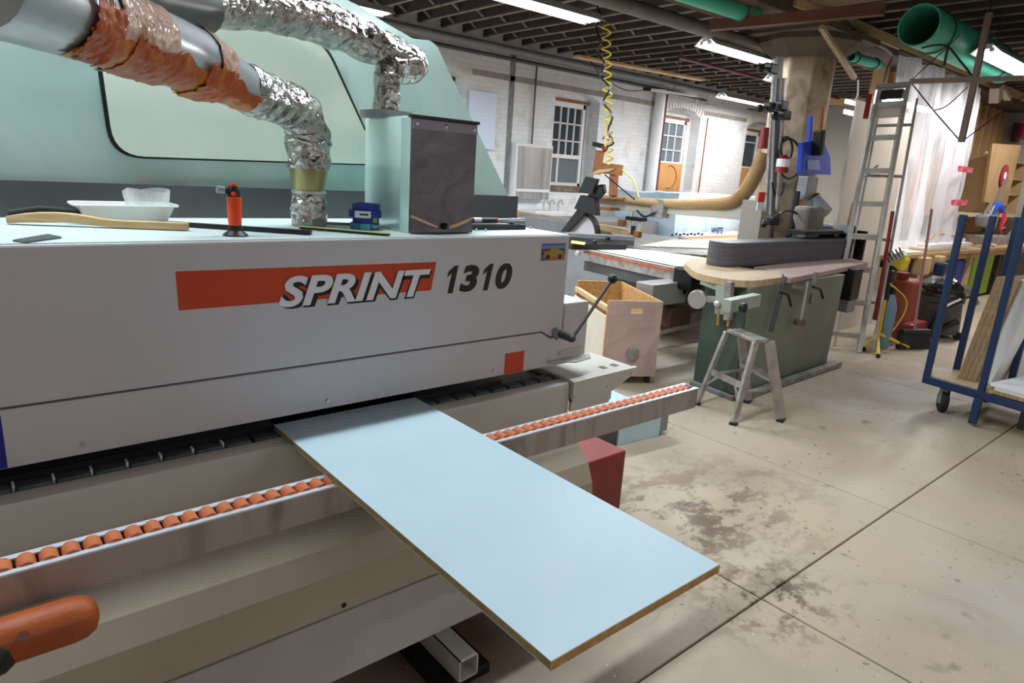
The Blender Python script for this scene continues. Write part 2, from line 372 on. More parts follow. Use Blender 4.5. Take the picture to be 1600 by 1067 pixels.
for yy in (6.9,7.9,8.6,1.4,-1.6):
    x=-2.8
    while x<16.4:
        a=(x+.03,yy,3.66); b=(x+.37,yy,3.86); br.bar(a,b,.035,.02); br.bar((x+.03,yy+.05,3.86),(x+.37,yy+.05,3.66),.035,.02); x+=.4
br.build('bridging',jlow,ce,kind='stuff')
MB().bx(-3,17,4.05,4.8,3.42,3.9).build('beam',concd,ce,bevel=.02)
MB().bx(7.1,17,4.01,4.05,3.5,3.62).build('ledger_board',woodx,ce)
# brick wall along the windows
OP=[(5.35,6.42,1.42,3.0,.12),(8.42,9.56,1.42,2.95,.13),(11.48,12.74,1.42,2.98,.13),(14.6,15.8,1.42,2.98,.13)]
wb=MB(); x=-3.4
def archpoly(x0,x1,zs,rise,top,n=10):
    pts=[(x0,9,zs)]
    for i in range(1,n): t=i/n; pts.append((x0+(x1-x0)*t,9,zs+rise*math.sin(PI*t)**.8))
    return pts+[(x1,9,zs),(x1,9,top),(x0,9,top)]
for x0,x1,z0,z1,rs in OP:
    wb.prism([(x,9,0),(x0,9,0),(x0,9,3.95),(x,9,3.95)],(0,.45,0))
    wb.prism([(x0,9,0),(x1,9,0),(x1,9,z0),(x0,9,z0)],(0,.45,0))
    wb.prism(archpoly(x0,x1,z1,rs,3.95),(0,.45,0)); x=x1
wb.prism([(x,9,0),(17.4,9,0),(17.4,9,3.95),(x,9,3.95)],(0,.45,0))
wallb=struct('wall_back',wb,brickm)
for x0,x1,z0,z1,rs in OP[2:]:      # arch courses above the far windows
    n=13
    for row in range(2):
        for i in range(n+2):
            t=(i+.5)/(n+2); tt=t; xx=x0-.08+(x1-x0+.16)*tt; zz=z1+rs*math.sin(PI*tt)**.8+.07+row*.15
            ang=(tt-.5)*.5
            MB().box((xx,8.995,zz),(.07,.03,.13),R=Matrix.Rotation(ang,3,'Y')).build('brick',paper,wallb,bevel=.006,seg=1)
    MB().bx(x0-.12,x1+.12,8.975,9,z1+.36,z1+.38).build('arch_line',concd,wallb)
# dusty ledge band along the wall
MB().bx(6.6,17,8.985,9.0,3.06,3.14).build('dust_band',mat('grey dusty plaster band','a09a92',.9,c2='8e877e',scale=5),wallb)
MB().bx(7.36,7.46,8.985,9.0,1.2,3.5).build('grey_strip',mat('bare grey brick strip','8d9093',.9,c2='747678',scale=12,bump=.4,bscale=30),wallb)
for nm,a in (('wall_front',(-3.4,17.4,-4.4,-4,-.1,3.95)),('wall_left',(-3.4,-3,-4,9,-.1,3.95)),('wall_right',(17,17.4,-4,9,-.1,3.95))):
    struct(nm,MB().bx(*a),wallcol)
def window(n,x0,x1,z0,z1,cols,zr,low,lowm):
    wn=struct('window_%d'%n); Y=9.22
    f=MB(); t=.07
    f.bx(x0,x0+t,Y-.04,Y+.05,z0,z1); f.bx(x1-t,x1,Y-.04,Y+.05,z0,z1); f.bx(x0,x1,Y-.04,Y+.05,z0,z0+.06); f.bx(x0,x1,Y-.04,Y+.05,z1-.09,z1)
    f.build('frame',whitep,wn,bevel=.005)
    MB().bx(x0-.12,x1+.12,Y-.02,Y+.06,z1,z1+.06).build('timber_head',brownw if n!=0 else dwood,wn); MB().bx(x0-.2,x1+.2,Y+.0,Y+.06,z1+.06,z1+.3).build('arch_infill',brickm,wn)
    MB().bx(x1,x1+.04,Y-.02,Y+.06,z0,z1).build('side_lining',dwood,wn); MB().bx(x1+.04,x1+.3,Y+.02,Y+.06,z0-.1,z1+.1).build('side_infill',brickm,wn)
    MB().bx(x0-.04,x0,Y-.02,Y+.06,z0,z1).build('side_lining',dwood,wn); MB().bx(x0-.3,x0-.04,Y+.02,Y+.06,z0-.1,z1+.1).build('side_infill',brickm,wn)
    MB().bx(x0-.14,x1+.2,8.97,Y+.02,z0-.1,z0).build('sill',mat('weathered sill','8a7868',.9,c2='5f5046',scale=8,bump=.5,bscale=20),wn,bevel=.01)
    zm=zr[0]; w_=(x1-x0-2*t); 
    MB().bx(x0+t,x1-t,Y-.045,Y+.04,zm-.035,zm+.035).build('meeting_rail',whitep,wn)
    for i in range(1,cols): MB().bx(x0+t+w_*i/cols-.012,x0+t+w_*i/cols+.012,Y-.03,Y+.02,zm+.035,z1-.09).build('muntin',whitep,wn)
    for z in zr[1:]: MB().bx(x0+t,x1-t,Y-.03,Y+.02,z-.012,z+.012).build('muntin',whitep,wn)
    zz=[zm+.035]+list(zr[1:])+[z1-.09]
    for i in range(cols):
        for j in range(len(zz)-1):
            MB().bx(x0+t+w_*i/cols+.012,x0+t+w_*(i+1)/cols-.012,Y,Y+.006,zz[j]+.012,zz[j+1]-.012).build('pane',glass if n<2 or low!=2 else glassg,wn)
    if low==1:
        MB().bx((x0+x1)/2-.2,(x0+x1)/2-.16,Y-.03,Y+.02,z0+.06,zm-.035).build('muntin',whitep,wn)
        MB().bx(x0+t,(x0+x1)/2-.2,Y,Y+.006,z0+.06,zm-.035).build('pane',glassg,wn); MB().bx((x0+x1)/2-.16,x1-t,Y,Y+.006,z0+.06,zm-.035).build('pane',glassg,wn)
    else:
        b=MB().bx(x0,x1,Y-.07,Y-.05,z0,zm).build('plywood_sheet',lowm,wn)
        r=MB(); cx_,cz=(x0+x1)/2+.02,(z0+zm)/2; rr=min(.24,(zm-z0)/2-.03)
        pts=[(cx_+rr*math.cos(a*PI/10),Y-.075,cz+rr*math.sin(a*PI/10)) for a in range(14,26 if n!=2 else 27)]
        r.tube(pts,.008,5).build('cut_line',dwood,wn)
    MB().bx(x0-.2,x1+.3,9.4,9.42,z0-.2,z1+.3).build('night_backing',black,wn)
pl=mat('orange plywood','cf9c62',.6,c2='c08a50',scale=4,stretch=(1,1,.3))
window(0,5.47,6.3,1.42,2.95,3,(2.1,2.4,2.7),1,pl)
window(1,8.52,9.38,1.42,2.9,4,(1.95,2.23,2.53),1,pl)
window(2,11.62,12.5,1.42,2.9,3,(2.0,2.27,2.56),2,pl)
window(3,14.75,15.5,1.42,2.9,1,(2.05,2.65),3,pl)
# conduits, pipes and boards on and by the wall
def pipe(name,pts,r,mt,label,cat='pipe',n=10,group=None,k=1):
    return tag(MB().tube(catmull(pts,k) if k>1 else [Vector(p) for p in pts],r,n).build(name,mt,None,smooth=True),label,cat,group)
pt=pipe('wall_pipe',[(-2.9,8.86,3.5),(16.9,8.86,3.5)],.06,midg,'long grey pipe running along the top of the brick wall')
pipe('wall_pipe',[(-2.9,8.93,3.38),(12,8.93,3.38)],.03,darkg,'thin dark pipe just under the long grey wall pipe')
pipe('drop_pipe',[(11.12,8.86,.4),(11.12,8.86,3.36)],.11,whitep,'fat white vertical pipe on the brick wall between windows')
pipe('conduit',[(11.36,8.9,0),(11.36,8.9,3.3)],.03,mat('maroon conduit','5c3a44',.5),'thin maroon conduit beside the fat white wall pipe','conduit')
pipe('conduit',[(7.9,8.96,2.05),(7.9,8.96,3.4)],.014,darkg,'thin dark conduit dropping down to the steel-faced wall unit','conduit')
pipe('conduit',[(12.9,8.93,0),(12.9,8.93,3.0)],.016,brownw,'thin brown conduit right of the middle arched window','conduit')
single(MB().bx(6.52,7.06,8.93,8.96,1.95,2.82),'hung_sheet',mat('pale blue panel','cfdcf0',.35),'pale blue white sheet hung on the wall right of the green hood','panel')
u=thing('steel_backed_unit','stainless steel faced white wall cabinet left of the first window','wall cabinet',(7.9,8.9,1.05))
MB().bx(7.48,8.32,8.86,8.99,1.2,2.1).build('backing',whitep,u,bevel=.01)
MB().bx(7.53,8.28,8.84,8.86,1.36,2.05).build('steel_sheet',steel,u); MB().bx(7.53,8.28,8.82,8.86,1.3,1.35).build('white_lip',whitep,u)
MB().bx(7.53,8.28,8.84,8.86,1.18,1.3).build('lower_steel',steel,u)
sk=thing('sink_taps','row of chrome taps below the steel-faced wall cabinet','tap',(8.1,8.6,1.0))
MB().bx(7.7,8.4,8.5,8.95,.8,1.0).build('basin',whitep,sk,bevel=.01)
for xx in (7.95,8.1,8.3):
    MB().tube(catmull([(xx,8.6,1.0),(xx,8.6,1.14),(xx,8.54,1.19),(xx,8.48,1.12)],5),.016,8).build('spout',chrome,sk,smooth=True)
# pipes under the ceiling
pipe('ceiling_pipe',[(-2.5,5.02,3.32),(8.9,4.9,3.32)],.075,mat('dusty grey pipe','77706a',.6,c2='655e58',scale=5),'fat dusty grey pipe slung under the joists above the saw')
pipe('ceiling_pipe',[(-2.5,5.25,3.38),(7.4,5.15,3.38)],.022,midg,'thin pipe hung beside the fat dusty ceiling pipe')
pipe('ceiling_pipe',[(9,6.9,3.5),(16.8,6.9,3.5)],.03,mat('plum pipe','6b3a4a',.5),'thin plum pipe far back under the joists')
single(MB().bar((7.28,7.42,3.3),(9.97,7.1,3.3),.16,.03),'hanging_board',wood,'long pale board hung flat below the joists near the wall','board')
for xx,lr in ((7.7,'left'),(9.4,'right')): single(MB().cyl((xx,7.42-(xx-7.28)*.119,3.3),(xx,7.42-(xx-7.28)*.119,3.9),.006,n=6),'hanger_rod',steel,f'thin steel rod holding up the {lr} end of the long pale hanging board','rod','rods of the pale hanging board')
# lamps
def lamp(x0,x1,y,z,label,twin=False,body=whitep):
    t=thing('strip_light',label,'light',((x0+x1)/2,y,z-.02),group=None)
    MB().bx(x0,x1,y-.05,y+.05,z+.02,z+.07).build('housing',body,t,bevel=.005)
    b=MB(); b.prism([(x0,y-.15,z-.02),(x0,y-.145,z-.02),(x0,y-.05,z+.06),(x0,y-.05,z+.066)],(x1-x0,0,0)); b.prism([(x0,y+.15,z-.02),(x0,y+.145,z-.02),(x0,y+.05,z+.06),(x0,y+.05,z+.066)],(x1-x0,0,0))
    b.build('reflector',whitep,t)
    for dy in ((-.05,.05) if twin else (0,)):
        MB().cyl((x0+.04,y+dy,z),(x1-.04,y+dy,z),.02,n=10).build('tube',tubeem,t,smooth=True)
        for xe in (x0+.02,x1-.02): MB().bx(xe-.02,xe+.02,y+dy-.02,y+dy+.02,z-.01,z+.03).build('tube_holder',whitep,t)
    for xx in ((x0+.1,x1-.1) if x1-x0<1.6 else (x0+.3,x1-.3)): MB().cyl((xx,y,z+.07),(xx,y,3.9),.005,n=6).build('hanger',darkg,t)
    return t
labs=['bright white strip light above the circular saw, nearest in the frame','second bright strip light, left of the concrete column cap','lit strip light beside the green cardboard tube at far right',
 'strip light hung above the left end of the edge bander','strip light hung above the right end of the edge bander','added fill strip light behind the camera on the left','added fill strip light behind the camera in the middle','added fill strip light behind the camera on the right','added short strip light behind the concrete column','added strip light near the brick wall behind the green hood','added far strip light near the brick wall before the last arched window','added strip light over the workbench just beyond the right edge of the frame']
for (x0,x1,y,z,pw,c,_),lb in zip(LAMPS,labs): lamp(x0,x1,y,z,lb,True)
lamp(10.3,12.3,4.28,2.96,'lit strip light glowing behind the plastic curtain')
u=thing('unlit_strip_light','slim unlit strip lamp with dark end hung before the middle arched window','light',(11.6,8.3,3.2))
a,b=P(1015,140,'y',8.3),P(1088,150,'y',8.3)
MB().bar(a,b,.05,.04).build('tube',whitep,u); MB().cyl((a+b)/2,Vector((((a+b)/2).x,((a+b)/2).y,3.64)),.006,n=6).build('hanger',darkg,u); MB().bar(a,a+(a-b)*.1,.07,.06).build('end_cap',black,u); MB().tube(catmull([a,a+Vector((-.4,.2,-.05)),a+Vector((-.9,.3,.1)),a+Vector((-1.2,.4,.35))],6),.008,6).build('cord',black,u)
# far lamps seen left of the ladder
for q,(x_,y_,lb) in enumerate([((1322,1350),(157,163),'small distant lit strip lamp left of the ladder top, upper of two'),((1320,1348),(173,180),'small distant lit strip lamp left of the ladder top, lower of two')]):
    a,b=P(x_[0],y_[0],'x',11.5),P(x_[1],y_[1],'x',11.5)
    u=thing('far_strip_light',lb,'light',(a+b)/2); MB().bar(a,b,.09,.05).build('housing',whitep,u); MB().bar(a-Vector((.0,.0,.03)),b-Vector((0,0,.03)),.05,.03).build('tube',tubeem,u); MB().cyl((a+b)/2,Vector((((a+b)/2).x,((a+b)/2).y,3.9)),.006,n=6).build('hanger',darkg,u)
# beige partition boards seen between column and ladder
single(MB().bx(14.5,16.9,5.9,5.96,0,3.35),'white_partition',whitep,'tall off-white partition seen between the column and the ladder','partition')
single(MB().bar(P(1285,158,'x',14.46),P(1352,160,'x',14.46),.07,.14),'yellow_timber',wood,'pale timber across the top of the far white partition','timber')
a=P(1338,178,'y',3.42); 
single(MB().bx(7.62,9.15,3.42,3.45,0,2.6),'leaning_sheet',wht2,'tall beige sheet standing on the floor behind the ladder','sheet')
single(MB().bx(7.05,7.34,3.3,3.36,0,.06).bx(7.05,7.34,3.3,3.36,.04,.09),'floor_brush',bristle,'green bristled brush head on the floor below the beige sheet','brush')
# concrete column with flared cap
cx_,cyy=8.25,4.42
c=thing('concrete_column','octagonal stained concrete column with flared cap rising behind the sander','column',(cx_,cyy,0))
MB().cyl((cx_,cyy,0),(cx_,cyy,3.2),.36,n=8).build('shaft',conc,c,bevel=.02)
b=MB(); b.lathe((cx_,cyy,0),[(.37,3.15),(.62,3.32),(.62,3.42),(.0,3.42)],8); b.build('flared_cap',concd,c)
MB().bx(cx_-.68,cx_+.68,cyy-.55,cyy+.55,3.38,3.44).build('cap_slab',concd,c)
# green cardboard tubes
def ctube(pts,r,label,dark=True):
    t=thing('cardboard_tube',label,'tube',pts[0]); a,b=Vector(pts[0]),Vector(pts[1])
    m_=MB(); d=(b-a).normalized(); n=28; q=d.to_track_quat('Z','Y').to_matrix()
    ro=[[m_.b.verts.new(p+q@Vector((R*math.cos(2*PI*k/n),R*math.sin(2*PI*k/n),0))) for k in range(n)] for R,p in ((r-.012,a),(r,a),(r,b),(r-.012,b))]
    for A,B in zip(ro,ro[1:]+ro[:1]):
        for k in range(n): m_.b.faces.new((A[k],A[(k+1)%n],B[(k+1)%n],B[k]))
    m_.build('shell',greenp,t,smooth=True)
    MB().cyl(a+d*.01,a+d*.03,r+.006,n=28).build('rim_band',mat('pale teal rim','5f9a8c',.5),t,smooth=True) if False else None
    for f in (.15,.85):
        p=a.lerp(b,f); m2=MB(); m2.tube([p+q@Vector(((r+.008)*math.cos(k*PI/12),(r+.008)*math.sin(k*PI/12),0)) for k in range(25)],.008,5); m2.build('strap',darkg,t)
    return t
ctube([(7.75,3.02,3.32),(10.6,3.02,3.32)],.2,'big open-ended teal tube hung under the joists at right')
a,b=P(1070,-12,'z',3.38),P(1172,22,'z',3.38); ctube([a-(b-a)*.6,b+(b-a)*.1],.09,'slim teal tube on the ceiling left of the column cap')
a,b=P(1330,88,'z',3.3),P(1372,101,'z',3.3); ctube([a,b],.06,'short teal tube showing between the column and the ladder')
# boards stored on the ceiling
for x0,x1,lb in ((7.0,7.85,'left brown plywood sheet'),(7.9,8.9,'right brown plywood sheet')):
    single(MB().bx(x0-1.2,x1-1.2,3.05,4.0,3.585,3.61),'ceiling_sheet',mat('dusty brown ply','7d6a58',.85,c2='6b5948',scale=3),lb+' stored up against the joists before the column cap','sheet')
single(MB().bar((6.5,4.62,3.27),(6.88,3.0,3.3),.09,.1),'ceiling_lath',redw,'reddish brown lath crossing in front of the column cap','lath')
single(MB().bar(P(1283,42,'y',3.6),P(1335,122,'y',3.6),.05,.04),'diagonal_brace',plyw,'thin pale brace slanting down right of the column cap','brace')
single(MB().bar((5.2,.55,3.3),(-2,1.15,3.3),.11,.11),'ceiling_lath',redw,'long lath hung under the joists above the open floor','lath') if False else None
# ================================================================ EDGE BANDER
YF=1.76; ZT=1.43
M=thing('edge_banding_machine','long pale edge banding machine with orange bar and teal raised hood','woodworking machine',(.4,1.9,0))
def pxz(pts,y,dy): return MB().prism([(x,y,z) for x,z in pts],(0,dy,0))
pxz([(-1.3,1.071),(1.665,1.071),(1.70,1.052),(1.715,1.045),(1.772,1.045),(1.772,1.43),(-1.3,1.43)],YF,.56).build('upper_cover',hoodw,M,bevel=.006)
pxz([(-1.3,.927),(1.9,.927),(1.91,.95),(1.91,1.17),(1.776,1.17),(1.776,1.041),(1.713,1.041),(1.698,1.048),(1.663,1.067),(-1.3,1.067)],YF,.5).build('lower_cover',hoodw,M,bevel=.004)
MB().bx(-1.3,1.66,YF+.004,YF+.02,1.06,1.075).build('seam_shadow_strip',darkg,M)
MB().bx(-1.3,1.768,YF+.006,YF+.6,1.43,1.432).build('top_sheet',tealtop,M)
MB().bx(-1.3,2.02,2.36,2.39,1.43,1.535).build('shaded_rear_band',darkg,M)  # inner panel, its shade painted in as dark grey
pxz([(1.776,1.2),(1.95,1.2),(2.02,1.4),(2.02,1.43),(1.776,1.43)],2.3,.06).build('rear_bracket',midg,M)
# sticker bar and lettering
bar_=MB().prism([(.42,YF-.0004,1.26),(1.165,YF-.0004,1.262),(1.182,YF-.0004,1.352),(.418,YF-.0004,1.358)],(0,.0012,0)).build('orange_bar',oras,M)
def put(body,x,z,h,wd,mt,nm,dy,offs,lab=None): return text(body,h,mt,nm,M,face_y(x,YF-dy,z),ext=.0005,shear=.28,offs=offs,width=wd,label=lab)
put('SPRINT',.676,1.240,.086,.49,black,'lettering_shadow',.0014,.0060)
put('SPRINT',.670,1.246,.086,.49,white,'lettering',.003,.0026,'white slanted lettering')
def one(x,z,w_,h):
    sh_=.22; q=[(.40*w_,0),(.92*w_,0),(.92*w_,h),(.55*w_,h),(0,.80*h),(0,.60*h),(.40*w_,.74*h)]
    MB().prism([(x+a+sh_*b_,YF-.0014,z+b_) for a,b_ in q],(0,.001,0)).build('numeral',black,M)
def XP(px_): return P(px_,432,'y',YF).x
one(XP(694),1.247,.038,.09); one(XP(750),1.247,.038,.09)
text('3',.09,black,'numeral',M,face_y(XP(718),YF-.0014,1.247),ext=.0005,shear=.2,offs=.0042,width=.079)
text('0',.09,black,'numeral',M,face_y(XP(774),YF-.0014,1.247),ext=.0005,shear=.2,offs=.0042,width=.074)
MB().bx(1.492,1.583,YF-.001,YF+.001,.93,1.008).build('square_sticker',oras,M,label='small square orange sticker')
b=MB().bx(-.03,.045,YF-.001,YF+.001,.93,1.055).build('blue_sticker',mat('deep blue vinyl','15208a',.4),M)
ps=MB().bx(1.632,1.752,YF-.001,YF+.001,1.338,1.400).build('photo_sticker',photom,M,label='small glossy sticker with a photo of a tan pickup truck')
y_=YF-.002
MB().prism([(1.645,y_,1.352),(1.742,y_,1.352),(1.744,y_,1.372),(1.722,y_,1.376),(1.712,y_,1.386),(1.682,y_,1.386),(1.672,y_,1.374),(1.645,y_,1.372)],(0,.0008,0)).build('truck_shape',mat('tan truck print','a8893a',.4),ps)
for xx in (1.665,1.726): MB().cyl((xx,y_-.001,1.352),(xx,y_+.0005,1.352),.009,n=14).build('truck_wheel',black,ps)
MB().bx(1.638,1.662,y_-.001,y_,1.342,1.348).build('blue_caption',mat('blue print','3848c8',.4),ps)
for x,z in ((.19,.953),(.81,.951),(1.44,.952)): rscrew(M,(x,YF,z),r=.0075)
# crank
cr_=MB().cyl((1.735,YF,1.062),(1.735,YF-.03,1.062),.02,n=18).build('crank_boss',steel,M,smooth=True)
MB().cyl((1.735,YF-.012,1.062),(1.742,YF-.085,1.056),.0155,n=16).sph((1.742,YF-.085,1.056),.0155).build('crank_hub',darkg,cr_,smooth=True)
k=P(957,436,'y',YF-.09)
MB().cyl((1.742,YF-.085,1.056),k,.0068,n=10).build('lever_rod',darkg,cr_,smooth=True)
MB().sph(k,.019,16).build('ball_knob',black,cr_,smooth=True)
MB().cyl((1.745,YF+.001,1.04),(1.745,YF-.001,1.04),.009,n=12).build('key_hole',black,M)
# deflector plate under the crank
d=MB().prism([(1.70,1.752,.952),(1.70,1.742,.952),(1.80,1.70,.946),(1.90,1.715,.946),(1.93,1.752,.952)],(0,0,.004)).build('deflector_plate',bedw,M)
MB().prism([(1.76,YF-.004,.965),(1.90,YF-.004,.965),(1.90,YF-.004,.985),(1.775,YF-.004,.985),(1.76,YF-.004,.975)],(0,.003,0)).build('deflector_tab',bedw,M)
rscrew(M,(1.84,YF-.004,.976),r=.005)
# feed track and bed
tk=MB().bx(-1.3,1.93,1.735,1.98,.84,.868).build('feed_chain',black,M)
x=-1.25
while x<1.9:
    MB().bx(x+.004,x+.072,1.742,1.80,.868,.882).build('track_pad',pad,tk,bevel=.004,seg=1)
    if x<.55: MB().bx(x-.003,x+.002,1.758,1.80,.87,.886).build('white_link',white,tk)
    x+=.0765
YB=1.683
pr=[(1.735,.878),(YB+.02,.878),(YB+.006,.873),(YB,.86),(YB,.72),(1.66,.69),(1.60,.65),(1.55,.60),(1.52,.53),(1.51,.45),(1.51,.41),(1.9,.41),(1.9,.84),(1.735,.84)]
MB().prism([(-1.3,y,z) for y,z in pr],(3.06,0,0)).build('base_body',basew,M,bevel=.004)
MB().prism([(-1.3,y,z) for y,z in [(1.7345,.8785),(YB+.02,.8785),(YB+.006,.8735),(YB-.001,.86),(YB-.001,.72),(YB+.02,.72),(YB+.02,.86)]],(3.06,0,0)).build('bed_beam',bedw,M,smooth=True)
MB().bx(-1.3,1.76,1.507,1.9,.19,.407).build('lower_panel',lowg,M,bevel=.004)
MB().cyl((.74,1.508,.43),(.74,1.5135,.43),.008,n=14).build('bolt_hole',black,M)
MB().bx(-1.3,1.5,1.78,2.4,.02,.9).build('shade_plinth',black,M)  # black box fills the gap under the base with painted shade
pxz([(1.76,.80),(1.985,.775),(1.985,.81),(2.135,.872),(2.135,.893),(1.76,.886)],1.662,.02).build('end_plate',bedw,M,bevel=.003)
MB().bx(1.76,2.132,1.68,1.93,.872,.889).build('end_table',bedw,M,bevel=.003)
MB().bx(1.76,1.98,1.69,1.9,.80,.87).build('end_block',bedw,M)
for xx in (2.0,2.07): MB().bx(xx-.014,xx+.014,1.72,1.75,.8885,.8905).build('slot',darkg,M)
for x,z in ((1.73,.815),(1.775,.822),(1.96,.79),(1.955,.835),(2.03,.85),(2.095,.868)): rscrew(M,(x,1.662,z),r=.006)
pxz([(1.76,.765),(1.98,.755),(1.98,.80),(1.76,.815)],1.668,.012).build('lower_plate',bedw,M)
# outfeed rail with rollers
ra=thing('support_rail','long aluminium infeed rail with a row of orange rollers beneath the white board','rail',(.4,1.42,0)) if False else None
rf,rb=1.388,1.452
rl=pxz([(-1.3,.80),(2.165,.795),(2.17,.872),(-1.3,.872)],rf,.004).build('rail_face',railm,M,label='scuffed aluminium rail face')
MB().bx(-1.3,2.17,rf-.002,rf+.012,.872,.876).build('rail_front_lip',aluT,rl)
MB().bx(-1.3,2.17,rb-.012,rb+.004,.872,.876).build('rail_back_lip',aluT,rl)
MB().bx(-1.3,2.17,rb,rb+.004,.80,.872).build('rail_back_face',alu,rl)
MB().bx(-1.29,2.165,rf+.006,rb-.006,.83,.84).build('rail_floor',black,rl)
MB().bx(2.17,2.173,rf,rb,.80,.872).build('rail_end',alu,rl)
for xx in (-.6,.9,1.65): MB().bx(xx,xx+.06,rb,1.55,.79,.82).build('rail_bracket',alu,rl)
rr_=None; x=-1.27
while x<2.15:
    if rr_ is None:
        m_=MB(); m_.cyl((0,-.02,0),(0,.02,0),.0165,n=14)
        rr_=m_.build('rail_roller',oran,M,local=True,smooth=True); rr_.data.materials[0]=oran
        o=rr_
    else: o=rr_.copy(); COL.objects.link(o)
    o.location=Vector((x,(rf+rb)/2,.866))-WL[M]; x+=.0365
# square tube foot and orange handle
ft=MB(); 
for a in ((1.095,1.1,1.42,2.1,.045,.125),(1.165,1.17,1.42,2.1,.045,.125),(1.095,1.17,1.42,2.1,.12,.125),(1.095,1.17,1.42,2.1,.045,.05)): ft.bx(*a)
ft.build('square_tube_foot',bedw,M); MB().bx(1.04,1.24,1.44,2.1,0,.04).build('foot_plate',black,M,bevel=.003)
a=P(112,968,'y',1.33); b_=None
hd=MB(); hd.tube([a+Vector((t,0,0)) for t in (.045,.043,.036,.02,0,-.2,-.45)],lambda t:.043*[.05,.35,.7,.93,1,1,1][min(6,int(round(t*6)))],20); o=hd.build('feed_handle',orah,M,smooth=True,label='orange rounded handle')
hb=MB(); hb.tube([(a.x-.085,1.318,a.z-.016),(a.x-.09,1.318,a.z-.016),(a.x-.10,1.318,a.z-.014),(a.x-.12,1.318,a.z-.01),(a.x-.16,1.318,a.z-.006),(a.x-.45,1.318,a.z)],lambda t:(.012,.025,.036,.042,.0455,.047)[int(round(t*5))],20); hb.build('black_grip',black,o,smooth=True)
MB().cyl((a.x-.075,1.2935,a.z+.022),(a.x-.075,1.2905,a.z+.024),.009,n=14).build('round_mark',mat('dark mark','6a240a',.4),o)
MB().bar((a.x-.3,1.33,a.z),(a.x-.3,1.52,a.z),.05,.04).build('handle_bracket',black,M)
# raised sound hood
YH=2.4
def H(x,y,Y=YH): p=P(x,y,'y',Y); return (p.x,p.y,p.z)
out=[H(800,318),H(793,303),H(683,72),H(672,63),H(645,60),H(600,34),H(560,8),H(530,-6),H(300,-130)]
out=[(x,YH,z) for x,_,z in out]+[(-1.3,YH,2.75),(-1.3,YH,1.53)]
sh=MB().prism(out,(0,.03,0)).build('sound_hood',teal,M,bevel=.002,label='pale green raised hood')
def rpoly(pts,r,k=7):
    o=[]; n=len(pts)
    for i in range(n):
        a,b,c=Vector(pts[i-1]),Vector(pts[i]),Vector(pts[(i+1)%n]); u1=(a-b).normalized(); u2=(c-b).normalized()
        p1=b+u1*r; p2=b+u2*r
        for j in range(k+1): t=j/k; o.append((p1*(1-t)**2+b*2*t*(1-t)+p2*t*t))
    return o
wp=rpoly([H(146,20),H(178,243),H(592,257),H(500,60)],.085)
wp=[Vector((p.x,YH,p.z)) for p in wp]
cn=sum(wp,Vector())/len(wp)
MB().prism([Vector((p.x,YH-.012,p.z)) for p in wp],(0,.014,0)).build('window_sheet',tealw,sh)
g=MB(); ri=[cn+(p-cn)*1.0 for p in wp]; ro=[p+(p-cn).normalized()*.011 for p in wp]; nn=len(wp)
vi=[g.b.verts.new((p.x,YH-.010,p.z)) for p in ri]; vo=[g.b.verts.new((p.x,YH-.010,p.z)) for p in ro]; vk=[g.b.verts.new((p.x,YH+.002,p.z)) for p in ro]
for k in range(nn): g.b.faces.new((vi[k],vi[(k+1)%nn],vo[(k+1)%nn],vo[k])); g.b.faces.new((vo[k],vo[(k+1)%nn],vk[(k+1)%nn],vk[k]))
g.build('rubber_gasket',black,sh)
# exhaust box
ex=MB().prism([(x,y,1.432) for x,y in [(1.374,1.848),(1.142,1.848),(1.128,1.90),(1.16,2.2),(1.374,2.2)]],(0,0,.36)).build('exhaust_box',teal,M,bevel=.004,label='upright teal extraction box')
fp=MB().bx(1.128,1.376,1.836,1.846,1.434,1.786).build('front_plate',dsteel,ex,bevel=.002)
MB().bx(1.130,1.374,1.832,1.836,1.754,1.783).build('top_strip',mat('mauve metal strip','8d8694',.4,.2),ex)
MB().bx(1.122,1.380,1.828,1.85,1.786,1.795).build('dark_lip',black,ex)
for xx in (1.143,1.25,1.36): MB().sph((xx,1.832,1.769),.0065,10).build('screw',chrome,ex,smooth=True)
MB().sph((1.258,1.828,1.457),.011,14).build('black_knob',black,ex,smooth=True)
ar=MB(); pts=[(1.130,1.489),(1.165,1.477),(1.20,1.464),(1.235,1.456)]; pts2=[(1.28,1.453),(1.31,1.46),(1.345,1.472),(1.374,1.487)]
for q,wd in ((pts,.008),(pts2,.011)):
    ar.prism([(x,1.8352,z+(0 if i==len(q)-1 else wd/2)) for i,(x,z) in enumerate(q)]+[(x,1.8352,z-(wd/2)) for x,z in q[::-1]],(0,.001,0))
ar.build('pale_arc',mat('cream arc','e0b890',.5),ex)  # pale cream strip curving across the front plate
MB().bx(1.12,1.24,2.02,2.16,1.79,1.815).build('duct_collar',midg,ex)
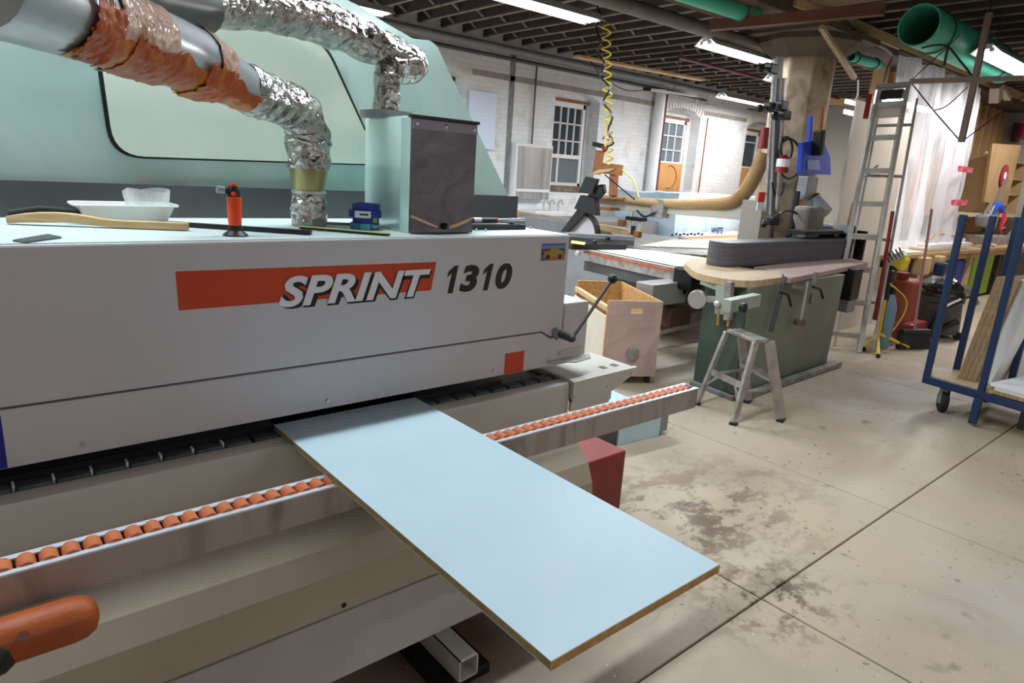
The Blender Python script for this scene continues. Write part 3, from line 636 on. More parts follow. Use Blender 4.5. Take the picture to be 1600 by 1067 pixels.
# ================================================================ DUCTS
def foiltube(mb,path,r,n=20,seed=0,d=.006): return mb.tube(path,r,n,disp=d,ns=26,seed=seed)
D=thing('exhaust_duct','fat foil and steel duct with brown tape rising from the machine top','duct',(.9,2.08,1.432))
q0=Vector((.905,2.09,1.432))
A=P(478,200,'y',2.09); B=P(462,172,'y',2.07); C_=P(410,150,'y',2.02); E_=P(375,132,'y',1.97)
foiltube(MB(),catmull([q0+Vector((0,0,.01)),q0+Vector((0,0,.06)),q0+Vector((0,0,.105))],5),lambda t:.052+.006*math.sin(t*PI),seed=1,d=.008).build('lower_foil_sleeve',foil,D,smooth=False)
MB().cyl(q0,q0+Vector((0,0,.025)),.055,n=24).build('base_collar',midg,D)
MB().cyl(q0+Vector((0,0,.105)),q0+Vector((0,0,.113)),.054,n=24).build('clamp_ring',chrome,D)
MB().lathe(q0,[(.046,.113),(.058,.165),(.060,.185)],24).build('reducer',mat('yellowish tape sheen','a8a070',.3,.6),D,smooth=True)
foiltube(MB(),catmull([q0+Vector((0,0,.18)),q0+Vector((0.0,0,.26)),A,B,C_,E_],8),lambda t:.066-.002*math.sin(t*20),n=22,seed=5,d=.010).build('foil_elbow',foil,D)
MB().tube([q0+Vector((.069*math.cos(k*PI/12),.069*math.sin(k*PI/12),.262+.006*math.sin(k))) for k in range(25)],.005,6).build('foil_ring',foil,D)
G=P(300,95,'y',1.83); Hh=P(195,52,'y',1.62); I=P(90,10,'y',1.44); J=P(-60,-50,'y',1.22)
path=catmull([P(385,140,'y',1.985),G,Hh,I,J],8)
def rp_(t): return .062+.016*min(1,max(0,(t-.03)/.22))
MB().tube(path,rp_,28).build('steel_pipe',pipem,D,smooth=True)
def patch(path,rf_,t0,t1,a0,a1,mt,name,parent,lift=.004,seed=0,jag=.06,nu=40,nv=26,crump=.006,n0=12):
    n=len(path); T=[]; up=None
    def frame(t):
        f=t*(n-1); i=min(n-2,int(f)); p=path[i].lerp(path[i+1],f-i); d=(path[i+1]-path[i]).normalized()
        x=d.cross(Vector((0,0,1))).normalized(); return p,x,x.cross(d)
    m_=MB()
    def fn(u,v):
        tt=t0+(t1-t0)*u+ (jag*.25*noise.noise(Vector((v*9,seed,0))) if u in (0,1) else 0)
        aa=a0+(a1-a0)*v
        if v in (0,1): aa+=jag*9*noise.noise(Vector((u*9,seed+3,v*7)))
        p,x,z=frame(max(0,min(1,tt))); R=rf_(tt)+lift; q=x*math.cos(aa)+z*math.sin(aa)
        R+=crump*abs(noise.noise((p+q*R)*22+Vector((seed,0,0))))+crump*.4*noise.noise((p+q*R)*60)
        return p+q*R
    m_.grid(fn,nu,nv); return m_.build(name,mt,parent,smooth=False,solid=.0015)
# angle 0 = camera right side of pipe ; measured around the axis
patch(path,rp_,.02,.80,3.55,4.5,tape,'brown_tape_strip',D,.004,1,nu=60,crump=.004)
patch(path,rp_,.17,.31,3.3,4.9,tape,'brown_tape_band',D,.007,7,crump=.009)
patch(path,rp_,.42,.62,3.5,4.75,tape,'brown_tape_band',D,.006,9,crump=.006)
patch(path,rp_,.68,.80,3.0,4.3,tape,'yellowish_tape_end',D,.006,3,crump=.009)
patch(path,rp_,.16,.255,1.7,3.6,tapep,'peach_tape_band',D,.003,4,jag=.02,crump=.004)
patch(path,rp_,.44,.68,1.5,3.6,tapep,'peach_tape_band',D,.003,5,jag=.02,crump=.004)
D2=thing('exhaust_duct','slimmer silver foil duct curving down into the teal extraction box','duct',(1.2,2.1,1.8))
t0=Vector((1.182,2.09,1.80)); pts=[P(300,12,'y',1.9),P(330,5,'y',1.95),P(420,14,'y',2.05),P(500,35,'y',2.1),P(565,62,'y',2.12),P(612,84,'y',2.11),P(645,102,'y',2.10),Vector((1.192,2.09,1.95)),Vector((1.184,2.09,1.87)),t0]
foiltube(MB(),catmull(pts[:8],8),lambda t:.062-.012*max(0,t-.55)*2.2+.002*math.sin(t*45),n=20,seed=11,d=.010).build('foil_run',foil,D2)
foiltube(MB(),catmull([P(648,108,'y',2.10),Vector((1.19,2.09,1.95)),Vector((1.184,2.09,1.87)),t0],7),.043,n=18,seed=15,d=.007).build('foil_drop',foil,D2)
MB().tube([P(150,-35,'y',1.55),P(215,-5,'y',1.7),P(312,14,'y',1.9)],.062,20).build('dark_pipe_end',mat('dark grey pipe','5a5856',.35,.7),D2,smooth=True)
MB().tube([Vector((1.188,2.09,1.93))+Vector((.045*math.cos(k*PI/10),.045*math.sin(k*PI/10),0)) for k in range(21)],.005,6).build('foil_ring',foil,D2)
# ================================================================ ON TOP OF THE MACHINE
Z=1.4325
t=thing('plastic_tub','translucent white rectangular tub holding a clear plastic bag','tub',(.4,2.19,Z))
def tubring(w_,d_,z,c=(.4,2.2)): return [(c[0]-w_/2,c[1]-d_/2,z),(c[0]+w_/2,c[1]-d_/2,z),(c[0]+w_/2,c[1]+d_/2,z),(c[0]-w_/2,c[1]+d_/2,z)]
b=MB(); R0,R1=tubring(.19,.09,Z),tubring(.235,.115,Z+.052); v0=[b.b.verts.new(p) for p in R0]; v1=[b.b.verts.new(p) for p in R1]
for k in range(4): b.b.faces.new((v0[k],v0[(k+1)%4],v1[(k+1)%4],v1[k]))
b.b.faces.new(v0[::-1]); b.build('tub_body',frostp,t,solid=.002)
b=MB(); o=tubring(.262,.13,Z+.053)
b.tube(rpoly([Vector(p) for p in o],.03)+[rpoly([Vector(p) for p in o],.03)[0]],.0035,6); b.build('rim',frostp,t,smooth=True)
b=MB()
def bagf(u,v):
    a=u*2*PI; r=(.042+.012*v)*(1+.18*math.sin(3*a+1)+.1*noise.noise(Vector((a,v*3,2)))); return Vector((.455+r*math.cos(a)*1.1,2.2+r*math.sin(a)*.6,Z+.02+v*.075+.006*math.sin(2*a)*v))
b.grid(bagf,26,8); single(b,'clear_bag',bagm,'crinkled clear plastic bag standing up in the white tub','bag')
st=MB(); top=[];bot=[]
for i in range(13):
    u=i/12; z=.014*math.sin(min(1,u*1.9)*PI)**.8*(1 if u<.53 else 0); top.append((.12+.385*u,2.16-.19*u,Z+.019+z+.002)); bot.append((.12+.385*u,2.16-.19*u,Z+.002+z*.6))
st.prism(top+bot[::-1],(.012,.026,0)); single(st,'curved_wood_strip',wood,'thin curved pale wooden strip lying in front of the tub','wood strip',bevel=.002)
single(MB().prism([(.13,2.22,Z),(.30,2.21,Z),(.30,2.21,Z+.035),(.20,2.215,Z+.042),(.13,2.22,Z+.03)],(0,.04,0)),'black_bracket',rubber,'black curved rubber piece behind the wooden strip at far left','rubber piece',bevel=.006)
pc=rpoly([P(18,377,'z',Z),P(40,380,'z',Z),P(98,372,'z',Z),P(75,367,'z',Z)],.008)
single(MB().prism(pc,(0,0,.003)),'oval_plate',darkg,'flat dark oval plate lying near the front left edge','plate')
# torch
q=P(368,368,'z',Z); t=thing('gas_torch','orange and black hand torch standing on the machine top','torch',q)
MB().lathe(q,[(.0,0),(.032,0),(.032,.003),(.018,.014),(.016,.03),(0,.03)],24).build('foot',black,t,smooth=True)
MB().lathe(q,[(0,.028),(.0165,.028),(.0175,.04),(.0185,.095),(.0185,.103),(0,.103)],24).build('fuel_body',orab,t,smooth=True)
MB().lathe(q,[(0,.102),(.0175,.102),(.0165,.12),(.012,.13),(0,.13)],20).build('head',black,t,smooth=True)
MB().cyl(q+Vector((0,0,.128)),q+Vector((0,0,.137)),.0095,n=16).build('top_button',orab,t)
MB().cyl(q+Vector((0,0,.118)),q+Vector((-.03,.0,.117)),.0075,n=12).build('nozzle_neck',black,t)
MB().cyl(q+Vector((-.024,.0,.119)),q+Vector((-.042,.0,.121)),.0095,n=16).build('nozzle',steel,t,smooth=True)
MB().cyl(q+Vector((-.006,-.015,.111)),q+Vector((-.006,-.021,.111)),.0055,n=12).build('side_button',orab,t)
# tape rolls
q=P(577,359,'z',Z)
def roll(dx,z,r,h,mt,lab,lb=None,inner=.8):
    c=q+Vector((dx,.03,z)); t=thing('tape_roll',lab,'tape',c,group='stack of tape rolls')
    MB().lathe(c,[(r*inner,0),(r,0),(r,h),(r*inner,h),(r*inner,0)],32).build('roll',mt,t,smooth=True)
    if lb:
        m_=MB()
        for (a0,a1,z0,z1) in [lb[1]]:
            m_.grid(lambda u,v:c+Vector(((r+.0006)*math.cos(math.radians(a0+(a1-a0)*u)),(r+.0006)*math.sin(math.radians(a0+(a1-a0)*u)),z0*h+(z1-z0)*h*v)),10,1)
        m_.build('print_label',lb[0],t)
    return t
tealtape=mat('teal blue tape','1c6f9a',.4)
t1=roll(0,0,.047,.02,tealtape,'teal blue tape roll at the bottom of the stack',(mat('cyan label','58a8b8',.4),(225,262,.0,1)))
t2=roll(.003,.0205,.043,.018,bluet,'dark blue tape roll with yellow label, second from the bottom',(mat('yellow label','c8b020',.4),(275,300,.2,1)))
t3=roll(.0,.039,.053,.0215,bluet,'wide blue tape roll with white label, second from the top',(white,(205,262,0,1)))
t4=roll(.004,.061,.045,.021,bluet,'plain dark blue tape roll on top of the stack')
def curved(body,c,r,ang0,z,h,mt,par,k=1.0):
    xs=len(body)*h*.62
    o=text(body,h,mt,'lettering',par,face_y(0,0,0),ext=.0002,offs=.01)
    for v in o.data.vertices:
        a=math.radians(ang0)+ (v.co.x*k)/r; z_=v.co.z; v.co=Vector(((r+.0012)*math.cos(a),(r+.0012)*math.sin(a),z_))
    o.location=c+Vector((0,0,z))-WL[par]
MB().grid(lambda u,v:q+Vector((0,.03,.039))+Vector((.0542*math.cos(math.radians(224+30*u)),.0542*math.sin(math.radians(224+30*u)),.008+.006*v)),8,1).build('dark_print',black,t3)
curved('Clean',q+Vector((0,.03,0)),.047,262,.005,.011,white,t1)
# strips
single(MB().bar(P(250,352,'z',Z)+Vector((0,0,.007)),P(486,367,'z',Z)+Vector((0,0,.007)),.02,.012),'black_channel',black,'black channel strip lying from the tub to the foil duct','strip')
s=thing('long_ruler','long dark straightedge with yellow top edge in front of the tape rolls','straightedge',P(500,358,'z',Z))
a,b=P(470,357.5,'z',Z)+Vector((0,0,.004)),P(608,369,'z',Z)+Vector((0,0,.004))
MB().bar(a,b,.018,.006).build('strip',black,s); MB().bar(a+Vector((0,0,.004)),b+Vector((0,0,.004)),.016,.002).build('yellow_face',mat('yellow face','c8cc60',.5),s)
single(MB().bar(P(480,349,'z',Z)+Vector((0,0,.004)),P(570,353,'z',Z)+Vector((0,0,.004)),.014,.008),'grey_strip',midg,'grey strip between the foil duct foot and the tape rolls','strip')
# tool tray
c=P(775,357,'z',Z); tr=thing('tool_tray','shallow black tray with rods at the right end of the machine top','tray',c)
x0,x1,y0,y1=1.42,1.70,1.93,2.03
b=MB(); b.bx(x0,x1,y0,y1,Z,Z+.004); b.bx(x0,x1,y0,y0+.006,Z,Z+.018); b.bx(x0,x1,y1-.006,y1,Z,Z+.018); b.bx(x0,x0+.006,y0,y1,Z,Z+.018); b.bx(x1-.006,x1,y0,y1,Z,Z+.018); b.build('tray_body',black,tr,bevel=.002)
MB().bx(x0+.04,x1-.06,y0+.025,y0+.05,Z+.016,Z+.019).build('slot_bar',midg,tr)
w_=thing('marker','dark tube with white label and tan ends lying on the black tray','tube',(1.5,2.0,Z+.03))
MB().cyl((1.43,2.0,Z+.029),(1.60,2.0,Z+.029),.009,n=14).build('barrel',darkg,w_,smooth=True)
MB().cyl((1.50,2.0,Z+.029),(1.535,2.0,Z+.029),.0095,n=14).build('label',white,w_,smooth=True)
for xx in (1.425,1.60): MB().cyl((xx,2.0,Z+.029),(xx+.012,2.0,Z+.029),.0092,n=14).build('end_cap',brownw,w_,smooth=True)
single(MB().cyl((1.62,2.01,Z+.028),(1.80,2.05,Z+.028),.005,n=10),'steel_rod',chrome,'thin steel rod sticking out right of the black tray','rod')
for i,(x,y,l) in enumerate([(1.44,1.90,'left of the three small loose bolts before the black tray'),(1.47,1.885,'middle of the three small loose bolts before the black tray'),(1.74,1.95,'small loose bolt right of the black tray')]):
    single(MB().cyl((x,y,Z),(x,y,Z+.005),.005,n=8).cyl((x,y,Z+.005),(x+.003,y,Z+.009),.0025,n=6),'bolt',chrome,l,'bolt')
# ================================================================ THE BOARD
pn=thing('melamine_board','large pale blue white melamine board feeding into the edge bander','board',(.9,1.2,.882))
MB().bx(.657,1.128,.616,1.9,.8835,.8985).build('board_core',mdf,pn)
MB().bx(.657,1.128,.616,1.9,.8985,.9).build('top_laminate',lam,pn); MB().bx(.657,1.128,.616,1.9,.882,.8835).build('bottom_laminate',lam,pn)
MB().bx(.656,1.129,.6145,.616,.882,.8995).build('raw_end_edge',mdf2,pn,label='raw tan end edge')
# ================================================================ ON THE FLOOR BY THE MACHINE
single(MB().bx(2.14,2.49,1.95,2.3,0,.325),'red_box',redp,'dark red metal box on the floor beside the machine end','box',bevel=.008)
q=P(965,697,'z',0); r_=P(1030,681,'z',0)
t=thing('teal_crate','pale teal open-ended sheet metal box under the rail end','box',(q+r_)/2)
dx=(r_-q); n_=Vector((-dx.y,dx.x,0)).normalized()*.5
MB().prism([q,r_,r_+n_,q+n_],(0,0,.17)).build('body',skyt,t,bevel=.004)
e=dx.normalized()*.07; MB().prism([r_+Vector((0,0,.02)),r_+e+Vector((0,0,.03)),r_+e+Vector((0,0,.16)),r_+Vector((0,0,.17))],n_*.6).build('grey_end',midg,t,bevel=.004)
MB().prism([q-e*.2,q-e*1.2+n_*.3,q-e*1.2+n_*.3+Vector((0,0,.16)),q-e*.2+Vector((0,0,.165))],n_*.05).build('dark_end',darkg,t)
# ================================================================ PANEL SAW (behind the edge bander)
S=thing('panel_saw','grey panel saw with sliding table, orange-striped edge and arched blade guard','saw',(6.6,5.2,0))
zt=.87
tp=[P(912,388,'z',zt),P(1062,419,'z',zt),P(1135,407,'z',zt),P(960,383,'z',zt)]
MB().prism([p-Vector((0,0,.012)) for p in tp],(0,0,.012)).build('sliding_top',wht2,S,bevel=.002)
a,b=tp[0],tp[1]; off=Vector((.012,0,0))
MB().prism([a+off,b+off,b+off-Vector((0,0,.13)),a+off-Vector((0,0,.13))],(.05,0,0)).build('front_beam',alu,S)
MB().prism([a-Vector((0,0,.035)),b-Vector((0,0,.035)),b-Vector((0,0,.048)),a-Vector((0,0,.048))],(.013,0,0)).build('orange_strip',oras,S)
MB().prism([a+Vector((.03,.0,-.13)),b+Vector((.03,-.05,-.13)),b+Vector((.03,-.05,-.24)),a+Vector((.03,0,-.24))],(.12,0,0)).build('lower_beam',darkg,S)
MB().bx(a.x+.3,a.x+1.4,b.y+.5,a.y-.2,.25,.74).build('slide_base',darkg,S)
MB().bar(b+Vector((.03,.02,-.08)),b+Vector((.03,-.2,-.08)),.2,.2).build('end_housing',black,S,bevel=.02)
q=P(1045,442,'y',b.y+.05)
MB().bx(q.x-.35,q.x+.15,q.y-.1,q.y+.1,q.z-.18,q.z+.02).build('motor_box',mat('silver grey box','a3a09a',.4,.3),S,bevel=.01)
q2=P(1048,492,'y',b.y+.05); MB().bx(q2.x-.1,q2.x+.22,q2.y-.08,q2.y+.4,q2.z-.1,q2.z+.09).build('wood_block',dwood,S,bevel=.01)
MB().bar(P(1030,520,'y',b.y+.4),P(1112,500,'y',b.y-.1),.05,.04).build('lower_rod',mat('dull steel bar','8a8680',.4,.8),S)
MB().sph(P(903,395,'z',.84),.035,14).build('clamp_knob',chrome,S,smooth=True)
# main table, fence, blade
MB().prism([P(905,382,'z',zt),P(970,375,'z',zt),P(1160,372,'z',zt),P(1150,400,'z',zt),P(1100,398,'z',zt)],(0,0,-.05)).build('main_table',alu,S,bevel=.003)
MB().prism([P(1000,385,'z',zt+.004),P(1108,389,'z',zt+.004),P(1135,380,'z',zt+.004),P(1050,375,'z',zt+.004)],(0,0,.01)).build('white_insert',wht2,S)
MB().prism([P(1108,390,'z',zt+.006),P(1140,392,'z',zt+.006),P(1155,382,'z',zt+.006),P(1130,380,'z',zt+.006)],(0,0,.05)).build('grey_block',midg,S)
MB().bx(6.6,8.6,5.3,7.2,0,.8).build('main_base',midg,S,bevel=.01)
for y0,dz,nm,w_,mt in ((372,.0,'rip_fence',.06,darkg),(366,.03,'fence_rail',.08,midg)):
    MB().bar(P(885,y0+2,'z',.92+dz),P(990,y0+8,'z',.92+dz),w_,.07).build(nm,mt,S,bevel=.004)
MB().bar(P(885,384,'z',.9),P(970,384,'z',.9),.22,.06).build('black_fence',black,S,bevel=.01)
MB().prism([P(893,376,'z',.935),P(915,379,'z',.935),P(913,383,'z',.935),P(892,380,'z',.935)],(0,0,.004)).build('yellow_label',mat('pale yellow label','cfc070',.5),S)
for p in (P(930,378,'z',.97),P(950,372,'z',.97)): MB().sph(p,.03,12).build('lock_knob',black,S,smooth=True)
bc=P(910,366,'y',6.4); R_=.30
m_=MB(); n=18; V=[]
def arch(r0,r1,y0,dy,a0=0,a1=PI,n=18):
    o=[bc+Vector((0,-r1*math.cos(a0+(a1-a0)*i/n),r1*math.sin(a0+(a1-a0)*i/n))) for i in range(n+1)]
    if r0: o+=[bc+Vector((0,-r0*math.cos(a0+(a1-a0)*i/n),r0*math.sin(a0+(a1-a0)*i/n))) for i in range(n,-1,-1)]
    return [p+Vector((y0,0,0)) for p in o]
MB().prism(arch(R_*.86,R_,-.03,0),(.07,0,0)).build('guard_arch',black,S)
MB().prism(arch(0,R_*.87,-.012,0),(.02,0,0)).build('guard_pane',mat('pale smoked guard','b4b0b2',.25,.2),S)
MB().prism([P(880,362,'x',bc.x-.05),P(890,362,'x',bc.x-.05),P(948,300,'x',bc.x-.05),P(946,288,'x',bc.x-.05),P(934,290,'x',bc.x-.05)],(-.05,0,0)).build('guard_arm',black,S)
MB().prism([P(905,326,'x',bc.x-.06),P(938,337,'x',bc.x-.06),P(936,310,'x',bc.x-.06),P(915,305,'x',bc.x-.06)],(-.1,0,0)).build('guard_housing',black,S)
MB().prism([P(909,300,'x',bc.x-.2),P(929,304,'x',bc.x-.2),P(938,280,'x',bc.x-.2),P(919,276,'x',bc.x-.2)],(-.06,0,0)).build('control_screen',black,S,bevel=.01)
MB().prism([P(926,303,'x',bc.x-.15),P(942,304,'x',bc.x-.15),P(942,292,'x',bc.x-.15),P(928,292,'x',bc.x-.15)],(-.06,0,0)).build('switch_box',black,S)
# overarm with column
oa,ob=P(937,316,'x',7.2),P(1168,333,'x',7.55)
OV=thing('overarm','long grey overarm beam reaching from a post to the saw guard','overarm',(ob.x,ob.y,0))
MB().bar(oa,ob,.12,.17).build('beam',mat('grey beige beam','b0aa9c',.45),OV,bevel=.01)
pb=P(1180,345,'x',7.55); MB().bx(pb.x-.12,pb.x+.12,pb.y-.14,pb.y+.14,0,1.48).build('post',mat('grey beige post','8d8578',.5),OV,bevel=.01)
q=P(1032,326,'x',7.3); MB().box(q,(.16,.2,.24)).build('sliding_clamp',alu,OV,bevel=.01)
MB().tube(catmull([q+Vector((-.1,0,-.05)),q+Vector((-.12,.15,-.12)),q+Vector((-.12,.3,-.05))],5),.014,6).build('clamp_lever',black,OV)
for px_,l in ((988,.2),(1002,.2)): 
    q=P(px_,330,'x',7.2); MB().cyl(q,q-Vector((0,0,.28)),.025,n=8).build('adjuster_screw',chrome,OV)
q=P(994,342,'x',7.2); MB().box(q,(.12,.28,.05)).build('adjuster_bar',black,OV)
for px_,py_ in ((972,348),(996,366)): q=P(px_,py_,'x',7.2); MB().box(q,(.09,.09,.09)).build('wood_foot',brownw,OV,bevel=.01)
q=P(990,353,'x',7.2); MB().cyl(q,q-Vector((0,0,.12)),.03,n=8).build('black_foot',black,OV)
# timber jig on the overarm
J=thing('timber_jig','improvised wooden bracket clamped on the overarm end beside the coiled hoses','bracket',oa)
def bw(a,b,w,h,nm='timber',mt=brownw): MB().bar(a,b,w,h).build(nm,mt,J,bevel=.004)
X=7.12
bw(P(960,262,'x',X),P(958,306,'x',X),.09,.09); bw(P(932,272,'x',X+.1),P(938,235,'x',X+.1),.09,.09); bw(P(935,262,'x',X-.05),P(971,266,'x',X-.05),.06,.14)
bw(P(928,309,'x',X),P(975,310,'x',X),.2,.03); bw(P(935,325,'x',X),P(962,327,'x',X),.22,.04,'jig_foot')
MB().prism([P(920,273,'x',X-.1),P(935,265,'x',X-.1),P(961,263,'x',X-.1),P(952,268,'x',X-.1)],(.12,0,.01)).build('top_board',wood,J)
MB().bar(P(928,225,'x',X+.1),P(948,230,'x',X+.1),.08,.06).build('black_clamp',black,J,bevel=.01); MB().bar(P(943,228,'x',X+.05),P(946,236,'x',X+.05),.05,.05).build('red_clamp_foot',redp,J)
MB().tube([P(945,273,'x',X-.15),P(992,312,'x',X-.15)],.009,6).build('thin_rod',black,J)
for pts,r in (([(942,218),(944,212)],.01),([(950,220),(953,212)],.012)): MB().tube([P(*p,'x',X) for p in pts],r,6).build('red_tip',redp,J)
# hoses
def coil(pa,pb,R,n,k,r,mt,name,label,taper=1):
    a,b=Vector(pa),Vector(pb); pts=[]
    for i in range(n*k+1):
        t=i/(n*k); p=a.lerp(b,t); an=t*n*2*PI; s=R*(1 if taper==1 else (1-.0*t)); pts.append(p+Vector((s*math.cos(an),s*math.sin(an),0)))
    return tag(MB().tube(pts,r,6).build(name,mt,None,smooth=True),label,'hose')
coil(P(946,36,'x',6.3),P(952,262,'x',7.1),.055,15,12,.011,mat('yellow air hose','d9c23c',.4),'coiled_air_hose','yellow coiled air hose dangling from the ceiling above the saw')
pts=[P(x,y,'x',6.25) for x,y in ((931,5),(938,25),(931,45),(938,62),(933,82),(945,100),(938,118),(952,138),(943,160),(957,180),(950,205),(959,222),(948,230))]
single(MB().tube(catmull(pts,6),.012,6),'black_cable',black,'thin black wavy cable dangling beside the yellow coiled hose','cable',smooth=True)
single(MB().tube(catmull([P(961,256,'x',7.1),P(978,270,'x',7.1),P(990,282,'x',7.15),P(998,308,'x',7.2)],6),.014,6),'yellow_tube',mat('pale yellow tube','d8cc80',.4),'pale yellow tube sagging from the wooden bracket to the overarm','tube',smooth=True)
hp=catmull([P(942,310,'x',7.15),P(990,316,'x',7.2),P(1050,320,'x',7.3),P(1100,321,'x',7.4),P(1140,319,'x',7.45),P(1162,305,'x',7.5),P(1180,275,'x',7.55),P(1194,242,'x',7.6)],14)
hp=[p+Vector((0,0,.02)) for p in hp]
def hr(t): return (.035+.05*min(1,t*1.6))*(1+.06*math.sin(t*len(hp)*PI*.5*2))
N=len(hp); hp2=[]; 
for i in range(N-1):
    for j in range(3): hp2.append(hp[i].lerp(hp[i+1],j/3))
single(MB().tube(hp2,lambda t:(.03+.055*min(1,t*1.5))*(1+(.09 if int(t*(len(hp2)-1)+.5)%2 else -.02)),14),'ribbed_hose',hosem,'fat tan ribbed dust hose curving from the overarm up to the clamp bars','hose')
# wrapped board packs by the wall
bl=mat('bluish white plastic wrap','cfe2f0',.35,c2='b4cad8',scale=3,bump=.6,bscale=6,dist=1)
def pack(pts,z0,h,label,y=0):
    m_=MB()
    p=[Vector(q) for q in pts]; m_.prism([Vector((q.x,q.y,z0)) for q in p],(0,0,h)); bmesh.ops.subdivide_edges(m_.b,edges=m_.b.edges,cuts=8,use_grid_fill=True)
    for v in m_.b.verts: v.co+=Vector((noise.noise(v.co*2.5),noise.noise(v.co*2.5+Vector((5,0,0))),noise.noise(v.co*3+Vector((0,7,0)))))*.05
    return single(m_,'wrapped_pack',bl,label,'wrapped pack',smooth=True)
pk=pack([(9.7,7.1,0),(13.2,7.1,0),(13.2,8.5,0),(9.7,8.5,0)],0,1.42,'big lumber pack in pale blue plastic wrap by the wall, behind the overarm')
pk2=pack([(9.4,5.9,0),(11.5,5.9,0),(11.5,6.95,0),(9.4,6.95,0)],0,.78,'lower pale blue plastic wrapped pack printed with blue letters beside the saw')
q=P(1112,366,'y',5.82); text('WHITE',.10,mat('faded blue print','4a6aa8',.5),'printed_word',pk2,face_y(q.x,5.84,q.z),offs=.004,ext=.002); 
for k in range(9): MB().bar((P(1048,369,'y',5.84).x+.09*k,5.835,q.z+.01*(k%2)),(P(1048,369,'y',5.84).x+.09*k+.06,5.835,q.z+.01*(k%2)),.005,.03).build('print_mark',mat('dark print','3a4450',.5),pk2)
single(MB().prism([P(1060,371,'z',.83),P(1155,366,'z',.83),P(1155,382,'z',.83),P(1140,384,'z',.83)],(0,0,-.12)),'particle_board_stack',mat('orange brown board','a8713a',.7),'orange brown board lying behind the saw table in front of the wrapped packs','board')
for i,(x0,y0,x1,y1,h,lb) in enumerate([(808,333,960,360,.1,'long pale timber lying behind the blade guard, nearest the taps'),(790,344,880,350,.06,'thin grey-green timber lying behind the tool tray'),(925,352,1000,366,.08,'pale timber lying right of the blade guard')]):
    single(MB().bar(P(x0,y0,'x',7.75-.12*i),P(x1,y1,'x',7.75-.12*i),.1,h),'timber',woodx,lb,'timber')
single(MB().bx(7.2,9.55,7.35,9.0-.6,.5,.93),'back_bench',midg,'grey bench under the steel-faced cabinet behind the saw','bench')
# ================================================================ WOODEN BIN
ang=-.505; B=thing('wooden_bin','wheeled wooden scrap bin with hand slot, between edge bander and sander','bin',(3.95,3.43,0),ang)
w_,d_,h0,h1=.46,.95,.07,.70
def L_(nm,m_,mt,bev=.002,lab=None,**k): return m_.build(nm,mt,B,local=True,bevel=bev,label=lab,**k)
fr=MB(); # front with hand slot (built around the hole)
sx,sz,sw,shh=.19,.60,.10,.04
fr.bx(0,w_,0,.018,h0,sz); fr.bx(0,w_,0,.018,sz+shh,h1); fr.bx(0,sx,0,.018,sz,sz+shh); fr.bx(sx+sw,w_,0,.018,sz,sz+shh); L_('front_panel',fr,plyp,0,'pinkish worn front panel')
L_('side_panel',MB().bx(0,.018,.018,d_,h0,.56),wht2,lab='low white side panel'); L_('side_panel',MB().bx(w_-.018,w_,.018,d_,h0,h1),osb); L_('back_panel',MB().bx(.018,w_-.018,d_-.018,d_,h0,h1),osb); L_('bin_floor',MB().bx(.018,w_-.018,.018,d_-.018,h0,h0+.02),osb)
L_('corner_edge',MB().bx(-.004,.0,0,.03,h0,h1),osb); L_('side_rail',MB().bx(.0,.04,.03,d_,.60,.64),woodx)
L_('round_disc',MB().cyl((.24,-.001,.27),(.24,-.02,.27),.055,n=24).cyl((.24,-.02,.27),(.24,-.026,.27),.012,n=10),alu,.003)
for x,y in ((.06,.06),(w_-.04,.06),(.06,d_-.1),(w_-.04,d_-.1)):
    m_=MB(); m_.cyl((x-.015,y,.035),(x+.015,y,.035),.034,n=14); m_.bx(x-.02,x+.02,y-.02,y+.02,.05,.07); L_('caster',m_,rubber,.0)
# ================================================================ EDGE SANDER
sd=thing('edge_sander','green upright edge sander with grey belt and plywood tables','sander',(5.6,3.0,0))
def q0_(x,y,z): p=P(x,y,'z',z); return p
f0,f1,f2=P(1084,600,'z',0),P(1146,624,'z',0),P(1293,573,'z',0)
f3=f2+(f0-f1)
def inset(p,c,k): return c+(p-c)*k
cc=(f0+f1+f2+f3)/4
MB().prism([inset(p,cc,1.06) for p in (f0,f1,f2,f3)],(0,0,.035)).build('base_frame',midg,sd,bevel=.004)
bod=[inset(p,cc,.97) for p in (f0,f1,f2,f3)]
bm_=MB(); A=[p+Vector((0,0,.035)) for p in bod]; Bt=[inset(p,cc,1.04)+Vector((0,0,.9)) for p in bod]
vA=[bm_.b.verts.new(p) for p in A]; vB=[bm_.b.verts.new(p) for p in Bt]
for k in range(4): bm_.b.faces.new((vA[k],vA[(k+1)%4],vB[(k+1)%4],vB[k]))
bm_.b.faces.new(vB); bm_.b.faces.new(vA[::-1]); bm_.build('cabinet',grn,sd,bevel=.01)
MB().bar(f1+Vector((-.02,-.04,.03)),f2+Vector((.12,-.05,.03)),.06,.04).build('floor_rail',alu,sd)
MB().prism([f0+Vector((-.012,-.0,.04)),f1+Vector((-.012,-.0,.04)),inset(f1,cc,1.0)+Vector((-.03,0,.86)),inset(f0,cc,1.0)+Vector((-.03,0,.86))],(.01,0,0)).build('end_cover',grnd,sd)
